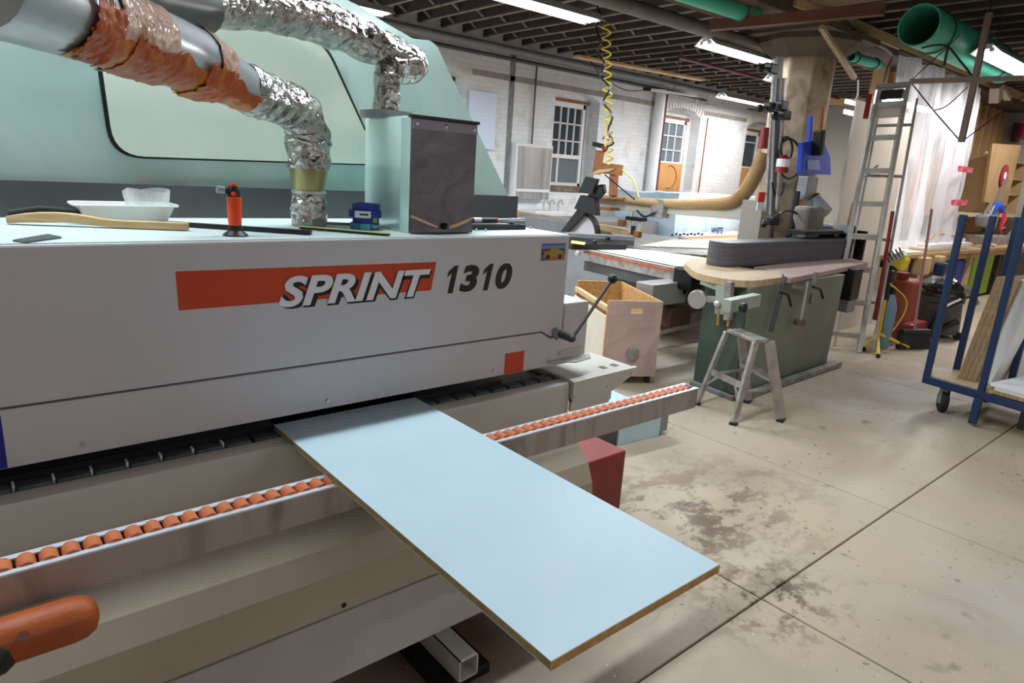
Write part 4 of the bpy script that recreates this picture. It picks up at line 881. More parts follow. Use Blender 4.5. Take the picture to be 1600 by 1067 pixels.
# tables
zt=.95
tb=catmull([P(1070,411,'z',zt),P(1085,424,'z',zt),P(1110,431,'z',zt),P(1145,437,'z',zt),P(1180,438,'z',zt),P(1223,433,'z',zt)],5)+[P(1222,426,'z',zt),P(1162,418,'z',zt),P(1133,412,'z',zt),P(1145,402,'z',zt),P(1105,402,'z',zt),P(1078,404,'z',zt)]
MB().prism([p-Vector((0,0,.055)) for p in tb],(0,0,.055)).build('rounded_table',plyw,sd,bevel=.004)
tb=[P(1226,434,'z',zt),P(1237,434,'z',zt),P(1357,410,'z',zt),P(1316,400,'z',zt),P(1178,417,'z',zt),P(1226,428,'z',zt)]
MB().prism([p-Vector((0,0,.045)) for p in tb],(0,0,.045)).build('straight_table',plyp,sd,bevel=.004)
# belt loop
x0,x1,yb=5.22,7.5,3.15; loop=[]
for i in range(13): a=PI/2+PI*i/12; loop.append((x0+.13*math.cos(a),yb+.13+.13*math.sin(a)))
for i in range(13): a=-PI/2+PI*i/12; loop.append((x1+.10*math.cos(a),yb+.13+.13*math.sin(a)))
MB().prism([(x,y,.955) for x,y in loop],(0,0,.20)).build('abrasive_belt',belt,sd)
MB().prism([(x0+(x-x0)*.99,yb+.13+(y-yb-.13)*.9,1.155) for x,y in loop],(0,0,.004)).build('belt_top_plate',darkg,sd)
MB().bx(x0+.2,x1,yb+.02,yb+.2,.9,.95).build('platen_base',darkg,sd)
MB().bx(x1-.25,x1+.28,yb+.27,yb+.31,.95,1.24).build('end_guard_back',black,sd)
MB().bx(x1+.24,x1+.28,yb-.02,yb+.3,.92,1.24).build('end_guard_post',black,sd); MB().bx(x1-.9,x1+.28,yb+.1,yb+.3,1.2,1.235).build('end_guard_top',black,sd)
# wheel, bracket and levers on the near end
wc=P(1092,467,'x',4.55); MB().cyl(wc,wc+Vector((-.05,-.015,0)),.075,n=28).build('handwheel',mat('cast alloy disc','b8b4ae',.35,.6),sd,bevel=.004,smooth=True)
def sbar(nm,a,b,w,h,mt=grn,k='x',v=4.55): 
    MB().bar(P(*a,k,v),P(*b,k,v),w,h).build(nm,mt,sd,bevel=.003)
sbar('wheel_shaft',(1094,466),(1120,468),.05,.05,alu); sbar('bracket_arm',(1098,438),(1130,450),.06,.06,mat('light sage paint','9aa294',.5)); sbar('bracket_plate',(1131,445),(1129,490),.08,.1,mat('light sage paint','9aa294',.5))
sbar('adjuster_post',(1141,440),(1137,500),.05,.05,alu,'x',4.5); sbar('swing_arm',(1135,478),(1182,468),.07,.09,mat('light sage paint','9aa294',.5),'y',2.5)
sbar('brass_rod',(1123,485),(1122,508),.02,.02,mat('brass','b8924a',.4,.6),'x',4.5); sbar('brass_rod',(1142,480),(1137,510),.02,.02,mat('brass','b8924a',.4,.6),'x',4.5)
MB().sph(P(1121,475,'x',4.48),.03,10).build('star_knob',chrome,sd,smooth=True)
kb=P(1158,480,'y',2.42); MB().cyl(kb,kb+Vector((0,-.03,0)),.035,n=10).build('black_knob',black,sd)
def onf(x,y,d=.03): return P(x,y,'y',2.62-d)
for (xa,ya,xb,yb_,w_) in ((1226,432,1204,518,.035),(1275,425,1266,475,.03)):
    MB().bar(onf(xa,ya),onf(xb,yb_),w_,.02).build('slotted_bar',darkg if w_>.03 else alu,sd)
for (a,b,c_) in (((1220,457),(1231,461),(1236,478)),((1270,448),(1281,452),(1286,466))):
    MB().tube(catmull([onf(*a,.06),onf(*b,.07),onf(*c_,.07)],5),.011,8).build('clamp_lever',black,sd,smooth=True)
MB().bar(onf(1262,440,.05),onf(1250,505,.05),.016,.016).build('adjusting_screw',chrome,sd)
MB().cyl(onf(1250,500,.05),onf(1249,507,.05),.05,n=16).build('screw_foot',mat('dull bronze','6a5a50',.5,.5),sd)
MB().bar(onf(1240,448,.04),onf(1265,452,.04),.02,.03).build('screw_bracket',grn,sd)
mb_=P(1318,425,'y',2.85); 
MB().bx(mb_.x-.05,mb_.x+.14,2.72,2.9,.62,.93).build('switch_housing',black,sd,bevel=.01); MB().bx(mb_.x-.04,mb_.x+.13,2.73,2.9,.50,.63).build('grey_socket',midg,sd,bevel=.01)
# ================================================================ STEP STOOL
T=thing('step_stool','small scuffed aluminium step stool in front of the green sander','step stool',P(1153,640,'z',0))
zs=.6; c1,c2,c3,c4=P(1136,514,'z',zs),P(1181,531,'z',zs),P(1203,530,'z',zs),P(1158,513,'z',zs)
F1,F2,F3,F4=P(1089,632,'z',0),P(1146,663,'z',0),P(1220,657,'z',0),P(1168,628,'z',0)
MB().prism([p-Vector((0,0,.025)) for p in (c1,c2,c3,c4)],(0,0,.025)).build('top_step',alu,T,bevel=.003)
for k in range(3): 
    a=c1.lerp(c4,.2+.3*k); b=c2.lerp(c3,.2+.3*k); MB().bar(a+Vector((0,0,.001)),b+Vector((0,0,.001)),.012,.005).build('tread_ridge',alu,T)
ax=(F3-F2).normalized()
def leg(top,bot,w,mt=alu):
    MB().bar(top,bot+Vector((0,0,.012)),w,.03,up=(F1-F2).normalized()).build('leg',mt,T,bevel=.003)
    MB().box(bot+Vector((0,0,.008)),(w*1.3,.05,.016),rz=.3).build('rubber_foot',rubber,T)
leg(c1-Vector((0,0,.02)),F1,.035); leg(c2-Vector((0,0,.02)),F2,.045); leg(c3-Vector((0,0,.02)),F3,.075,mat('grey mauve scuffed leg','978a84',.5,.4,c2='a99f98',scale=10)); leg(c4-Vector((0,0,.02)),F4,.065,mat('grey mauve scuffed leg','978a84',.5,.4))
def mid(a,b,t): return a.lerp(b,t)
MB().bar(mid(c1,F1,.55),mid(c2,F2,.55),.02,.045).build('rear_brace',alu,T); MB().bar(mid(c4,F4,.48),mid(c3,F3,.50),.10,.022).build('lower_step',alu,T,bevel=.003)
MB().bar(mid(c2,F2,.62),mid(c3,F3,.58),.015,.02).build('spreader',alu,T); MB().bar(mid(c1,F1,.6),mid(c4,F4,.55),.015,.02).build('spreader',alu,T)
MB().bar(mid(c1,F1,.75),mid(c1,F1,.55).lerp(mid(c2,F2,.55),.3),.015,.015).build('strut',alu,T); MB().bar(mid(c2,F2,.78),mid(c1,F1,.55).lerp(mid(c2,F2,.55),.75),.015,.015).build('strut',alu,T)
# ================================================================ LADDER
LD=thing('step_ladder','tall aluminium step ladder leaning folded against the beige sheet','ladder',(7.2,2.9,0))
RB,RT=Vector((7.29,2.79,0)),P(1417,136,'y',3.05); LB,LT=Vector((7.11,3.05,0)),P(1373,140,'y',3.28)
for a,b in ((RB,RT),(LB,LT)):
    MB().bar(a,b,.085,.042,up=(LB-RB).normalized()).build('side_rail',ladm,LD,bevel=.004)
nst=8
for i in range(nst):
    t=(i+.55)/nst*1.0
    a,b=RB.lerp(RT,t),LB.lerp(LT,t)
    MB().bar(a,b,.085,.03).build('step',ladm,LD,bevel=.003); MB().bar(a+Vector((-.03,-.02,-.02)),b+Vector((-.03,-.02,-.02)),.01,.04).build('step_lip',ladm,LD)
MB().bar(RT+Vector((-.03,-.05,.02)),LT+Vector((-.03,.03,.02)),.17,.04).build('top_cap',midg,LD,bevel=.01)
MB().bar(RT.lerp(RB,.02)+Vector((.05,0,0)),LT.lerp(LB,.02)+Vector((.05,0,0)),.02,.09).build('black_top_bracket',black,LD)
MB().bar(RT.lerp(RB,.085)+Vector((.02,0,0)),LT.lerp(LB,.085)+Vector((.02,0,0)),.02,.13).build('pale_plate',wht2,LD); MB().bar(LT.lerp(LB,.02)+Vector((-.04,.06,0)),LT.lerp(LB,.11)+Vector((-.04,.06,0)),.05,.05).build('red_label_plate',redp,LD)
r2b,r2t=P(1363,553,'x',7.50),RT+Vector((.16,-.06,-.1)); l2b,l2t=LB+Vector((.22,.02,.0)),LT+Vector((.1,0,-.1))
MB().bar(r2b,r2t,.025,.05).build('rear_rail',ladm,LD,bevel=.003); MB().bar(l2b,l2t,.025,.05).build('rear_rail',ladm,LD,bevel=.003)
for t in (.2,.45,.7,.9): MB().bar(r2b.lerp(r2t,t),l2b.lerp(l2t,t),.02,.03).build('rear_brace',alu,LD)
for t in (.27,.65): MB().bar(LB.lerp(LT,t),LB.lerp(LT,t+.06).lerp(RB.lerp(RT,t+.06),.5),.02,.02).build('step_strut',alu,LD)
MB().bar(P(1405,240,'x',7.4),P(1384,395,'x',7.35),.02,.06).build('pink_strip',mat('faded pink strip','c8787a',.5),LD) if False else None
rt=thing('red_tube','thin faded red tube leaning along the ladder right rail','tube',P(1370,480,'x',7.55)); MB().tube([P(1395,330,'x',7.55),P(1368,500,'x',7.55)],.02,8).build('tube',redp,rt,smooth=True)
# things on the column
CX,CY=8.25,4.42
def onc(x,y,d=.0): return P(x,y,'y',3.95-d)
for i,(xt,xb,yt,yb_,w_,lb) in enumerate([(1211,1197,92,330,.05,'left long steel clamp bar standing against the column'),(1218,1207,88,335,.11,'wide grey clamp rail standing against the column'),(1226,1214,122,328,.045,'right long steel clamp bar standing against the column')]):
    t=thing('bar_clamp',lb,'clamp',onc(xb,yb_,.1)); a,b=onc(xt,yt,.06+.05*i),onc(xb,yb_,.06+.05*i); MB().bar(a,b,w_,.03,up=(0,1,0)).build('bar',alu if i!=1 else midg,t,bevel=.003)
    ks=((1205,108),(1203,168)) if i==0 else (((1222,165),(1208,345)) if i==1 else ((1226,180),))
    for (x,y) in ks:
        p=onc(x,y,.18); MB().box(p,(.14,.08,.09)).build('clamp_jaw',black,t,bevel=.01); MB().cyl(p+Vector((-.2,-.02,-.03)),p,.02,n=8).sph(p+Vector((-.22,-.02,-.03)),.04,10).build('clamp_screw',black,t)
def loopc(cx,cyy,rx,ry,d,r,mt,lb,a0=0,a1=360,cat='cable'):
    return single(MB().tube([onc(cx+rx*math.cos(math.radians(a)),cyy+ry*math.sin(math.radians(a)),d) for a in range(a0,a1+1,12)],r,6,cap=False),'cable_loop',mt,lb,cat,smooth=True)
loopc(1233,248,18,31,.15,.013,black,'wide black cable loop hanging on the column face')
loopc(1229,232,9,18,.2,.012,black,'small black cable loop above the red canister on the column')
loopc(1216,285,9,22,.13,.010,black,'thin black cable drooping below the red canister',0,180)
loopc(1232,365,26,36,.2,.013,black,'big black cable arch standing at the column foot',160,380)
t=thing('red_canister','small red and white canister hung by the black cables on the column','canister',onc(1221,270,.25))
p=onc(1221,270,.25); MB().cyl(p,p+Vector((0,0,.06)),.065,n=16).cyl(p+Vector((0,0,.14)),p+Vector((0,0,.18)),.065,.03,n=16).build('body',redp,t); MB().cyl(p+Vector((0,0,.06)),p+Vector((0,0,.14)),.066,n=16).build('white_label',white,t)
p=onc(1191,232,.2); single(MB().cyl(p,p+Vector((0,0,.2)),.05,.04,n=14),'red_nozzle',redp,'dark red nozzle at the top of the tan ribbed hose','nozzle',smooth=True)
p=onc(1190,308,.3); t=thing('hanging_tag','red and white tag on the left side of the column','tag',p); MB().box(p,(.12,.01,.1)).build('red_part',mat('bright red','c82820',.4),t); MB().box(p-Vector((0,0,.09)),(.12,.01,.08)).build('white_part',white,t)
t=thing('dustpan','bright blue plastic dustpan hanging on the right of the column','dustpan',onc(1270,270,.2))
Xd=8.3
pp=[onc(x,y,.25) for x,y in ((1255,222),(1287,218),(1298,245),(1299,273),(1252,272))]; MB().prism(pp,(0,.06,0)).build('pan',bluel,t,bevel=.01); MB().bar(onc(1267,180,.2),onc(1264,222,.2),.05,.03).build('handle',bluel,t,bevel=.01)
pp=[onc(x,y,.26) for x,y in ((1262,250),(1280,250),(1282,266),(1262,265))]; MB().prism(pp,(0,.005,0)).build('label',mat('pale blue label','8a98d0',.5),t)
t=thing('hand_brush','black hand brush hanging in front of the blue dustpan','brush',onc(1279,240,.3)); MB().bar(onc(1281,203,.3),onc(1277,243,.3),.12,.08).build('bristles',bristle if False else black,t,bevel=.02); MB().bar(onc(1284,165,.33),onc(1281,205,.33),.04,.03).build('handle',brownw,t,bevel=.005)
t=thing('switch_box','grey switch box with red button right of the column','switch',onc(1262,295,.1)); p=onc(1261,294,.1); MB().box(p,(.25,.12,.26)).build('box',midg,t,bevel=.01); MB().cyl(p+Vector((.1,-.06,-.08)),p+Vector((.1,-.1,-.08)),.035,n=14).build('button',redp,t)
single(MB().tube(catmull([onc(1246,300,.1),onc(1240,340,.15),onc(1232,370,.2)],6),.035,8),'flex_conduit',black,'thick black flexible pipe running down the column','pipe',smooth=True)
t=thing('grey_motor','dusty grey motor housing behind the sander belt','motor',onc(1270,360,-.3)); p=onc(1262,350,.25); MB().box(p,(.4,.2,.4)).build('housing',mat('dusty grey casting','77706a',.6),t,bevel=.04); MB().cyl(p+Vector((.2,-.08,.12)),p+Vector((.2,.08,.25)),.1,n=16).build('duct_stub',midg,t); MB().bar(p+Vector((0,0,-.25)),Vector((p.x,p.y,0)),.2,.2).build('stand',darkg,t)

# coiled hose and small clutter between the column and the ladder
cl=thing('side_bench','pale side bench with coiled hose seen between the sander guard and the ladder','bench',(9.6,4.6,0))
MB().bx(9.2,10.4,4.3,5.2,0,.98).build('body',wht2,cl,bevel=.01)
hs=thing('coiled_hose','dark blue grey hose coiled on the pale side bench','hose',(9.5,4.6,.98))
for k in range(4): MB().tube([(9.5+.26*math.cos(a*PI/10),4.6+.28*math.sin(a*PI/10)-.02*k,1.02+.045*k) for a in range(21)],.025,8,cap=False).build('hose_turn',mat('dark blue hose','2c3c52',.5),hs,smooth=True)
single(MB().box((9.32,4.42,1.03),(.14,.14,.1)),'yellow_block',yel,'small yellow block beside the coiled hose','block',bevel=.01)
# ================================================================ STUD WALL, SHELVES AND BENCH AT RIGHT
sw=thing('stud_wall','timber stud wall lined with strand board behind the curtain and shelves','partition',(13,4.75,0))
MB().bx(10.65,16.95,4.62,4.66,0,3.42).build('strand_board',mat('golden strand board','b8844a',.8,c2='8c5c30',scale=14,bump=.3,bscale=40,dist=2),sw)
x=10.67
while x<16.9:
    MB().bx(x,x+.045,4.52,4.62,2.3 if x>12 else 0,3.42).build('stud',woodx,sw); x+=.41
MB().bx(10.65,16.95,4.5,4.62,2.24,2.3).build('rail',woodx,sw)
MB().bx(10.6,10.65,4.42,4.62,0,3.42).build('end_board',woodx,sw)
single(MB().bx(12.4,16.9,4.44,4.5,1.85,2.24).bx(12.4,16.9,4.46,4.5,1.0,1.85),'plywood_lining',mat('warm plywood','c49a5c',.6,c2='b48848',scale=3),'warm plywood sheet lining the wall behind the right shelves','panel')
# bench
BN=thing('workbench','long cluttered wooden workbench under the plastic curtain','workbench',(12.5,3.8,0))
MB().bx(9.0,16.6,3.3,4.28,.84,.9).build('bench_top',mat('worn bench top','b8966a',.6,c2='9a7a50',scale=6,stretch=(.3,1,1)),BN,bevel=.01)
for xx in (9.75,10.25,12.4,14.6,16.4): MB().bx(xx,xx+.12,3.36,3.46,0,.84).build('leg',woodx,BN,bevel=.01)
MB().bx(9.05,16.5,3.42,3.45,.74,.84).build('apron',woodx,BN)
def fy(x,y,Y=3.4): return P(x,y,'y',Y)
def frontbox(name,label,cat,x0,x1,yt,yb_,Y,depth,mt,to_floor=True,bev=.01):
    a=P(x0,yb_,'y',Y); b=P(x1,yb_,'y',Y); t=P((x0+x1)/2,yt,'y',Y)
    return single(MB().bx(a.x,b.x,Y,Y+depth,0 if to_floor else min(a.z,b.z),t.z),name,mt,label,cat,bevel=bev)
t=thing('drawer_cabinet','dark grey drawer cabinet with tan handle under the workbench','cabinet',(11.1,3.7,0))
MB().bx(10.45,11.85,3.52,4.3,0,.82).build('body',midg,t,bevel=.01)
for k,(z0,z1) in enumerate(((.56,.8),(.3,.54),(.05,.28))):
    o=MB().bx(10.5,11.8,3.49,3.52,z0,z1).build('drawer',darkg,t,bevel=.005); MB().bx(11.25,11.6,3.45,3.49,z1-.07,z1-.04).build('handle',woodx,o)
single(MB().bx(12.0,12.55,3.42,4.1,.02,.72),'blue_bin',bluel,'bright blue plastic bin under the workbench','bin',bevel=.04)
single(MB().bx(13.1,14.2,3.5,4.2,.05,.82),'lime_panel',limeg,'lime green panel stored under the workbench','panel')
t=thing('brown_cabinet','dark brown woodgrain cabinet under the right of the workbench','cabinet',(15.2,3.8,0)); MB().bx(14.35,16.2,3.45,4.2,0,.83).build('body',mat('dark walnut','4c3c34',.5,c2='3c2e28',scale=8),t,bevel=.01); MB().sph((14.9,3.42,.7),.03,10).build('knob',chrome,t)
single(MB().bx(9.1,10.2,3.9,4.3,.0,.8),'brown_sheet',dwood,'dark brown panel at the back under the left end of the bench','panel')
t=thing('blue_vise','blue bench vise hanging at the front of the workbench','vise',fy(1472,430,3.2)); p=fy(1470,420,3.2); MB().box(p,(.18,.14,.18)).build('body',bluep,t,bevel=.03); MB().box(p+Vector((.0,-.02,-.25)),(.14,.12,.26)).build('jaw',mat('vise blue','26345e',.4),t,bevel=.03); MB().cyl(p+Vector((0,-.02,-.12)),p+Vector((.25,-.05,-.13)),.035,n=10).build('screw',chrome,t); MB().cyl(p+Vector((.16,-.06,-.12)),p+Vector((.12,-.06,-.75)),.02,n=8).build('bar',darkg,t)
for i,(x0,x1,yb_,lb) in enumerate(((9.95,10.2,0,'wooden block clamped left of the blue vise'),(10.55,10.72,0,'wooden block clamped right of the blue vise'))):
    single(MB().bx(x0,x1,3.2,3.36,.62,.86),'wood_block',woodx,lb,'block',bevel=.02)
# things on the bench
def onb(x,y,z=.9): return P(x,y,'z',z)
zc=.9
t=thing('board_stack','stack of thin white and tan boards on the workbench front','board',(11.2,3.6,zc))
for k,(a,b,c_,d,mt) in enumerate(((10.2,11.9,3.32,3.75,woodx),(10.25,12.2,3.34,3.8,wht2),(10.5,12.3,3.36,3.85,whitep))):
    MB().bx(a,b,c_,d,zc+k*.035,zc+.03+k*.035).build('board',mt,t)
single(MB().bx(9.1,10.25,3.32,3.7,.9,.925),'white_board',wht2,'white board lying flat at the left end of the workbench','board')
single(MB().tube(catmull([(10.7,3.5,1.03),(11.2,3.55,1.12),(12,3.6,1.1),(12.4,3.6,1.02)],5),.02,6),'curved_stick',wood,'thin curved stick lying on top of the board stack','stick')
t=thing('miter_saw','cluttered grey and red miter saw at the back of the workbench','saw',(14.3,3.8,zc)); p=Vector((14.3,3.75,zc))
MB().box(p+Vector((0,0,.08)),(.9,.5,.16)).build('table',alu,t,bevel=.02); MB().cyl(p+Vector((.1,-.06,.45)),p+Vector((.1,.06,.45)),.26,n=24).build('blade_guard',alu,t,bevel=.01)
MB().box(p+Vector((-.2,0,.4)),(.5,.2,.22)).build('motor_arm',midg,t,bevel=.05); MB().tube(catmull([p+Vector((-.1,0,.5)),p+Vector((.1,-.05,.68)),p+Vector((.4,-.05,.6))],5),.07,8).build('handle',bluel,t,smooth=True)
b=MB(); 
for k in range(5): a_=math.radians(-20+k*28); b.bar(p+Vector((.42,-.1,.25)),p+Vector((.42+.3*math.cos(a_),-.1,.25+.35*math.sin(a_))),.03,.012)
b.build('red_label',mat('bright red print','d03038',.4),t)
rnd=random.Random(4)
cols=[('grey','8a8c92'),('dark grey','4c4e52'),('tan','b59a70'),('pale blue','9fb2c8'),('white','dcdcd8'),('brown','7a5638'),('navy','26386a'),('yellow','d8b830')]
def item(kind,c,s,mt,label,group):
    x,y,z=c
    if kind=='can': 
        t=thing('paint_can',label,'can',c,group=group); MB().lathe(c,[(0,0),(s,0),(s,s*2.1),(s*.92,s*2.15),(0,s*2.15)],16).build('body',mt,t,smooth=True); MB().cyl((x,y,z+s*.5),(x,y,z+s*1.5),s*1.01,n=16,cap=False).build('label',white,t); return t
    if kind=='box': return single(MB().box((x,y,z+s*.6),(s*2,s*1.6,s*1.2),rz=rnd.uniform(-.3,.3)),'small_box',mt,label,'box',group,bevel=.005)
    if kind=='bottle':
        t=thing('bottle',label,'bottle',c,group=group); MB().lathe(c,[(0,0),(s*.5,0),(s*.5,s*1.4),(s*.2,s*1.8),(s*.2,s*2)],14).build('body',mt,t,smooth=True); MB().cyl((x,y,z+s*2),(x,y,z+s*2.2),s*.22,n=10).build('cap',black,t); return t
    if kind=='tool':
        t=thing('hand_tool',label,'tool',c,group=group); a=rnd.uniform(0,3); d=Vector((math.cos(a),math.sin(a),0))*s*2; p=Vector((x,y,z+s*.3)); MB().bar(p-d,p,s*.5,s*.5).build('grip',mt,t,bevel=.01); MB().bar(p,p+d,s*.2,s*.25).build('shank',steel,t); return t
nm={'can':'can','box':'box','bottle':'bottle','tool':'hand tool'}
spots=[(12.5,3.6),(12.7,3.95),(12.45,4.15),(13.7,3.55),(13.1,3.8),(13.4,3.9),(14.6,3.9),(14.8,3.6),(15.1,3.75),(15.3,3.5),(15.6,3.9),(15.9,3.6),(13.6,3.45),(16.2,3.7),(12.9,3.45)]
plc=['beside the board stack','behind the board stack','at the curtain foot','right of the miter saw','behind the right of the miter saw','in front, right of the miter saw','against the wall right of the saw','mid bench towards the right','further along the bench','near the bench edge at right','at the back of the bench far right','on the bench edge far right','in front of the miter saw','at the far right end of the bench','left in front of the miter saw']
kinds=['tool','box','can','tool','box','tool','bottle','box','tool','can','box','tool','tool','can','tool']
for i,((x,y),k_) in enumerate(zip(spots,kinds)):
    cn_,hx=cols[(i*3)%8]; item(k_,(x,y,zc),.09,mat('item '+cn_,hx,.5),f'{cn_} {nm[k_]} on the workbench {plc[i]}','clutter on the workbench')
# shelves at right
SH=thing('shelf_unit','open pine shelf unit on the wall at the right edge of the frame','shelf',(15.8,4.2,1.3))
for z in (1.42,1.78,2.08,2.4): MB().bx(14.9,16.9,4.0,4.44,z,z+.03).build('shelf_board',woodx,SH)
for xx in (14.88,15.9,16.88): MB().bx(xx,xx+.03,4.0,4.44,1.42,2.43).build('upright',woodx,SH)
MB().bx(12.3,16.9,3.85,4.44,1.36,1.42).build('lower_ledge',mat('pale painted ledge','c0b090',.5),SH)
names=['left end','middle','right of the middle','right end']
for r_,z in enumerate((1.45,1.81,2.11,2.43)):
    for k,xx in enumerate((15.1,15.5,16.1,16.5)):
        cn_,hx=cols[(r_*4+k*3)%8]; kd=['box','bottle','can','box'][(r_+k)%4]
        item(kd,(xx,4.18,z),.09,mat('item '+cn_,hx,.5),f'{cn_} {nm[kd]} at the {names[k]} of the {["lowest","second","third","topmost"][r_]} pine shelf','things on the pine shelves')
# cardboard panel with red disc
pts=[P(1551,224,'y',3.86),P(1596,227,'y',3.86),P(1573,322,'y',3.86),P(1538,316,'y',3.86)]
bx=thing('tan_panel','tan board with a dark red disc hung left of the pine shelves','board',pts[2]); MB().prism(pts,(0,.05,0)).build('panel',cardb,bx,bevel=.005)
p=P(1570,275,'y',3.83); MB().cyl(p,p+Vector((0,.02,0)),.2,n=28).build('red_disc',mat('maroon disc','8a1c34',.5),bx); MB().cyl(p+Vector((0,-.01,0)),p+Vector((0,.0,0)),.07,n=14).build('white_knob',white,bx); MB().bar(p+Vector((0,-.02,-.05)),p+Vector((-.16,-.02,-.5)),.12,.02).build('grey_strap',mat('grey brown strap','857460',.7),bx)
t=thing('wall_timer','grey wall device above the tan panel','device',P(1588,205,'y',4.3)); MB().box(P(1588,207,'y',4.3),(.2,.12,.36)).build('body',darkg,t,bevel=.01)
t=thing('red_can','red and white can on the top of the tan panel','can',P(1597,212,'y',4.2)); p=P(1598,217,'y',4.1); MB().cyl(p,p+Vector((0,0,.28)),.14,n=16).build('body',mat('plum can','7a2038',.4),t)
single(MB().bar(P(1553,150,'y',3.9),P(1560,143,'y',3.9),.14,.25).bar(P(1565,139,'y',3.9),P(1575,155,'y',3.9),.1,.05),'white_scrap',whitep,'white angular scrap pieces hung below the beam right of the curtain','scrap')
# curtain of clear plastic
def cur(u,v):
    x=8.95+3.75*u; top=3.28-.5*max(0,(u-.72)/.28)**2; z=.88+(top-.88)*(1-v)
    x+= .35*v*(1-u)-.0*u; f=.5+.5*v
    y=3.62+f*(.10*math.sin(u*34+1.3*math.sin(u*9))+.05*math.sin(u*83+2))+.03*noise.noise(Vector((u*14,v*5,0)))
    if u>.8: y+=.35*(u-.8)/.2*(1)
    return Vector((x,y,z))
ct=thing('plastic_curtain','clear plastic sheet curtain hanging over the workbench with red tape strips','curtain',(10.8,3.62,.88))
MB().grid(cur,150,26).build('sheet',curtm,ct,smooth=True)
for q4 in (((1499,259),(1521,262),(1520,271),(1498,268)),((1488,312),(1513,312),(1512,321),(1487,321))):
    MB().prism([P(*c4,'y',3.44) for c4 in q4],(0,.012,0)).build('red_tape',mat('red tape print','d83a50',.4,c2='e89aa4',scale=14,fac=(.5,.6)),ct)
single(MB().tube([(8.9,3.62,3.30),(11.6,3.62,3.30)],.02,6),'curtain_rod',darkg,'thin rod carrying the top edge of the plastic curtain','rod')
# hanging cross of sticks with cord
X=7.0
cr=thing('stick_cross','wooden stick cross with cords hanging high in front of the curtain','frame',P(1500,225,'x',X))
sm=mat('grey brown stick','6e5a4e',.6)
va,vb=P(1546,20,'x',X),P(1502,222,'x',X); MB().bar(va,vb,.045,.045).build('upright_stick',sm,cr)
ha,hb=P(1422,127,'x',X-.03),P(1640,121,'x',X-.03); MB().bar(ha,hb,.04,.04).build('cross_stick',sm,cr)
def cord(*p,r=.005): MB().tube(catmull(p,5) if len(p)>2 else p,r,5).build('cord',black,cr)
hk=P(1481,73,'x',X)
cord(ha,hk); cord(hk,P(1520,118,'x',X)); cord(ha,P(1459,173,'x',X),vb,r=.006); cord(P(1459,173,'x',X),P(1480,165,'x',X),P(1512,136,'x',X)); cord(vb,P(1545,190,'x',X),hb); cord(hk,P(1503,52,'x',X),r=.006); cord(hk+Vector((0,0,0)),hk-Vector((0,0,.16)),r=.012); cord(va,Vector((va.x,va.y,3.63)))
cord(P(1440,75,'x',X),P(1460,71,'x',X),hk,P(1500,95,'x',X),P(1518,117,'x',X),r=.009)
# white dangling cable
single(MB().tube(catmull([P(1341,125,'y',4.6),P(1340,150,'y',4.6),P(1334,158,'y',4.6)],6),.011,6),'white_cable',whitep,'short white cable dangling left of the ladder top','cable')
single(MB().tube(catmull([P(1325,28,'y',3.9),P(1350,58,'y',3.9),P(1392,83,'y',3.9),P(1385,110,'y',3.9),P(1380,130,'y',3.9)],6),.018,6),'beam_cable',midg,'grey cable sagging along the concrete beam','cable')
# ================================================================ FLOOR THINGS BESIDE THE LADDER
V=thing('shop_vacuum','dark grey wheeled shop vacuum wrapped in black bag','vacuum',P(1465,535,'z',0)); p=P(1462,528,'z',0)+Vector((.15,.1,0))
MB().lathe(p,[(0,.06),(.27,.06),(.28,.1),(.25,.42),(.27,.44),(.27,.5),(0,.5)],24).build('drum',darkg,V,smooth=True)
MB().sph(p+Vector((0,0,.5)),.27,18,(1,1,.55)).build('motor_head',black,V,smooth=True)
b=MB(); b.sph(p+Vector((0,0,.60)),.22,22,(1.2,1,.5)); 
for v in b.b.verts: v.co+=Vector((1,1,1))*noise.noise(v.co*9)*.06
b.build('black_bag',mat('glossy black bag','16181c',.2),V)
MB().tube(catmull([p+Vector((-.1,-.25,.48)),p+Vector((-.35,-.15,.35)),p+Vector((-.38,-.1,.1)),p+Vector((-.2,-.3,.25))],7),.04,8).build('hose',black,V,smooth=True)
MB().tube(catmull([p+Vector((.1,-.2,.62)),p+Vector((.25,-.25,.55)),p+Vector((.36,-.3,.42))],6),.035,8).build('grey_handle',midg,V,smooth=True)
for a_ in (0,1.6,3.1,4.7): MB().cyl(p+Vector((.28*math.cos(a_)-.02,.28*math.sin(a_),.05)),p+Vector((.28*math.cos(a_)+.02,.28*math.sin(a_),.05)),.05,n=12).build('wheel',rubber,V)
bdir=p+Vector((-.13,-.262,.30)); text('WD RIDGE',.05,paper,'lettering',V,face_y(p.x-.2,p.y-.285,.26),ext=.001) if False else None
q=P(1415,545,'z',0)+Vector((.05,.05,0)); t=thing('push_broom','black bristled broom with long pinkish stick standing by the red can','broom',q)
MB().bar(q+Vector((-.14,0,.2)),q+Vector((.2,-.16,.2)),.07,.05).build('head',black,t,bevel=.01); MB().prism([q+Vector((-.17,-.03,0)),q+Vector((.24,-.21,0)),q+Vector((.2,-.17,.2)),q+Vector((-.14,-.0,.2))],(.02,.05,0)).build('bristles',rubber,t)
MB().tube([q+Vector((.02,-.07,.2)),P(1456,327,'x',q.x+.35)],.014,8).build('stick',mat('pinkish stick','a88078',.5),t,smooth=True)
q=P(1402,535,'z',0)+Vector((.1,.1,0)); t=thing('red_fuel_can','tall rusty red can on the floor beside the ladder','can',q)
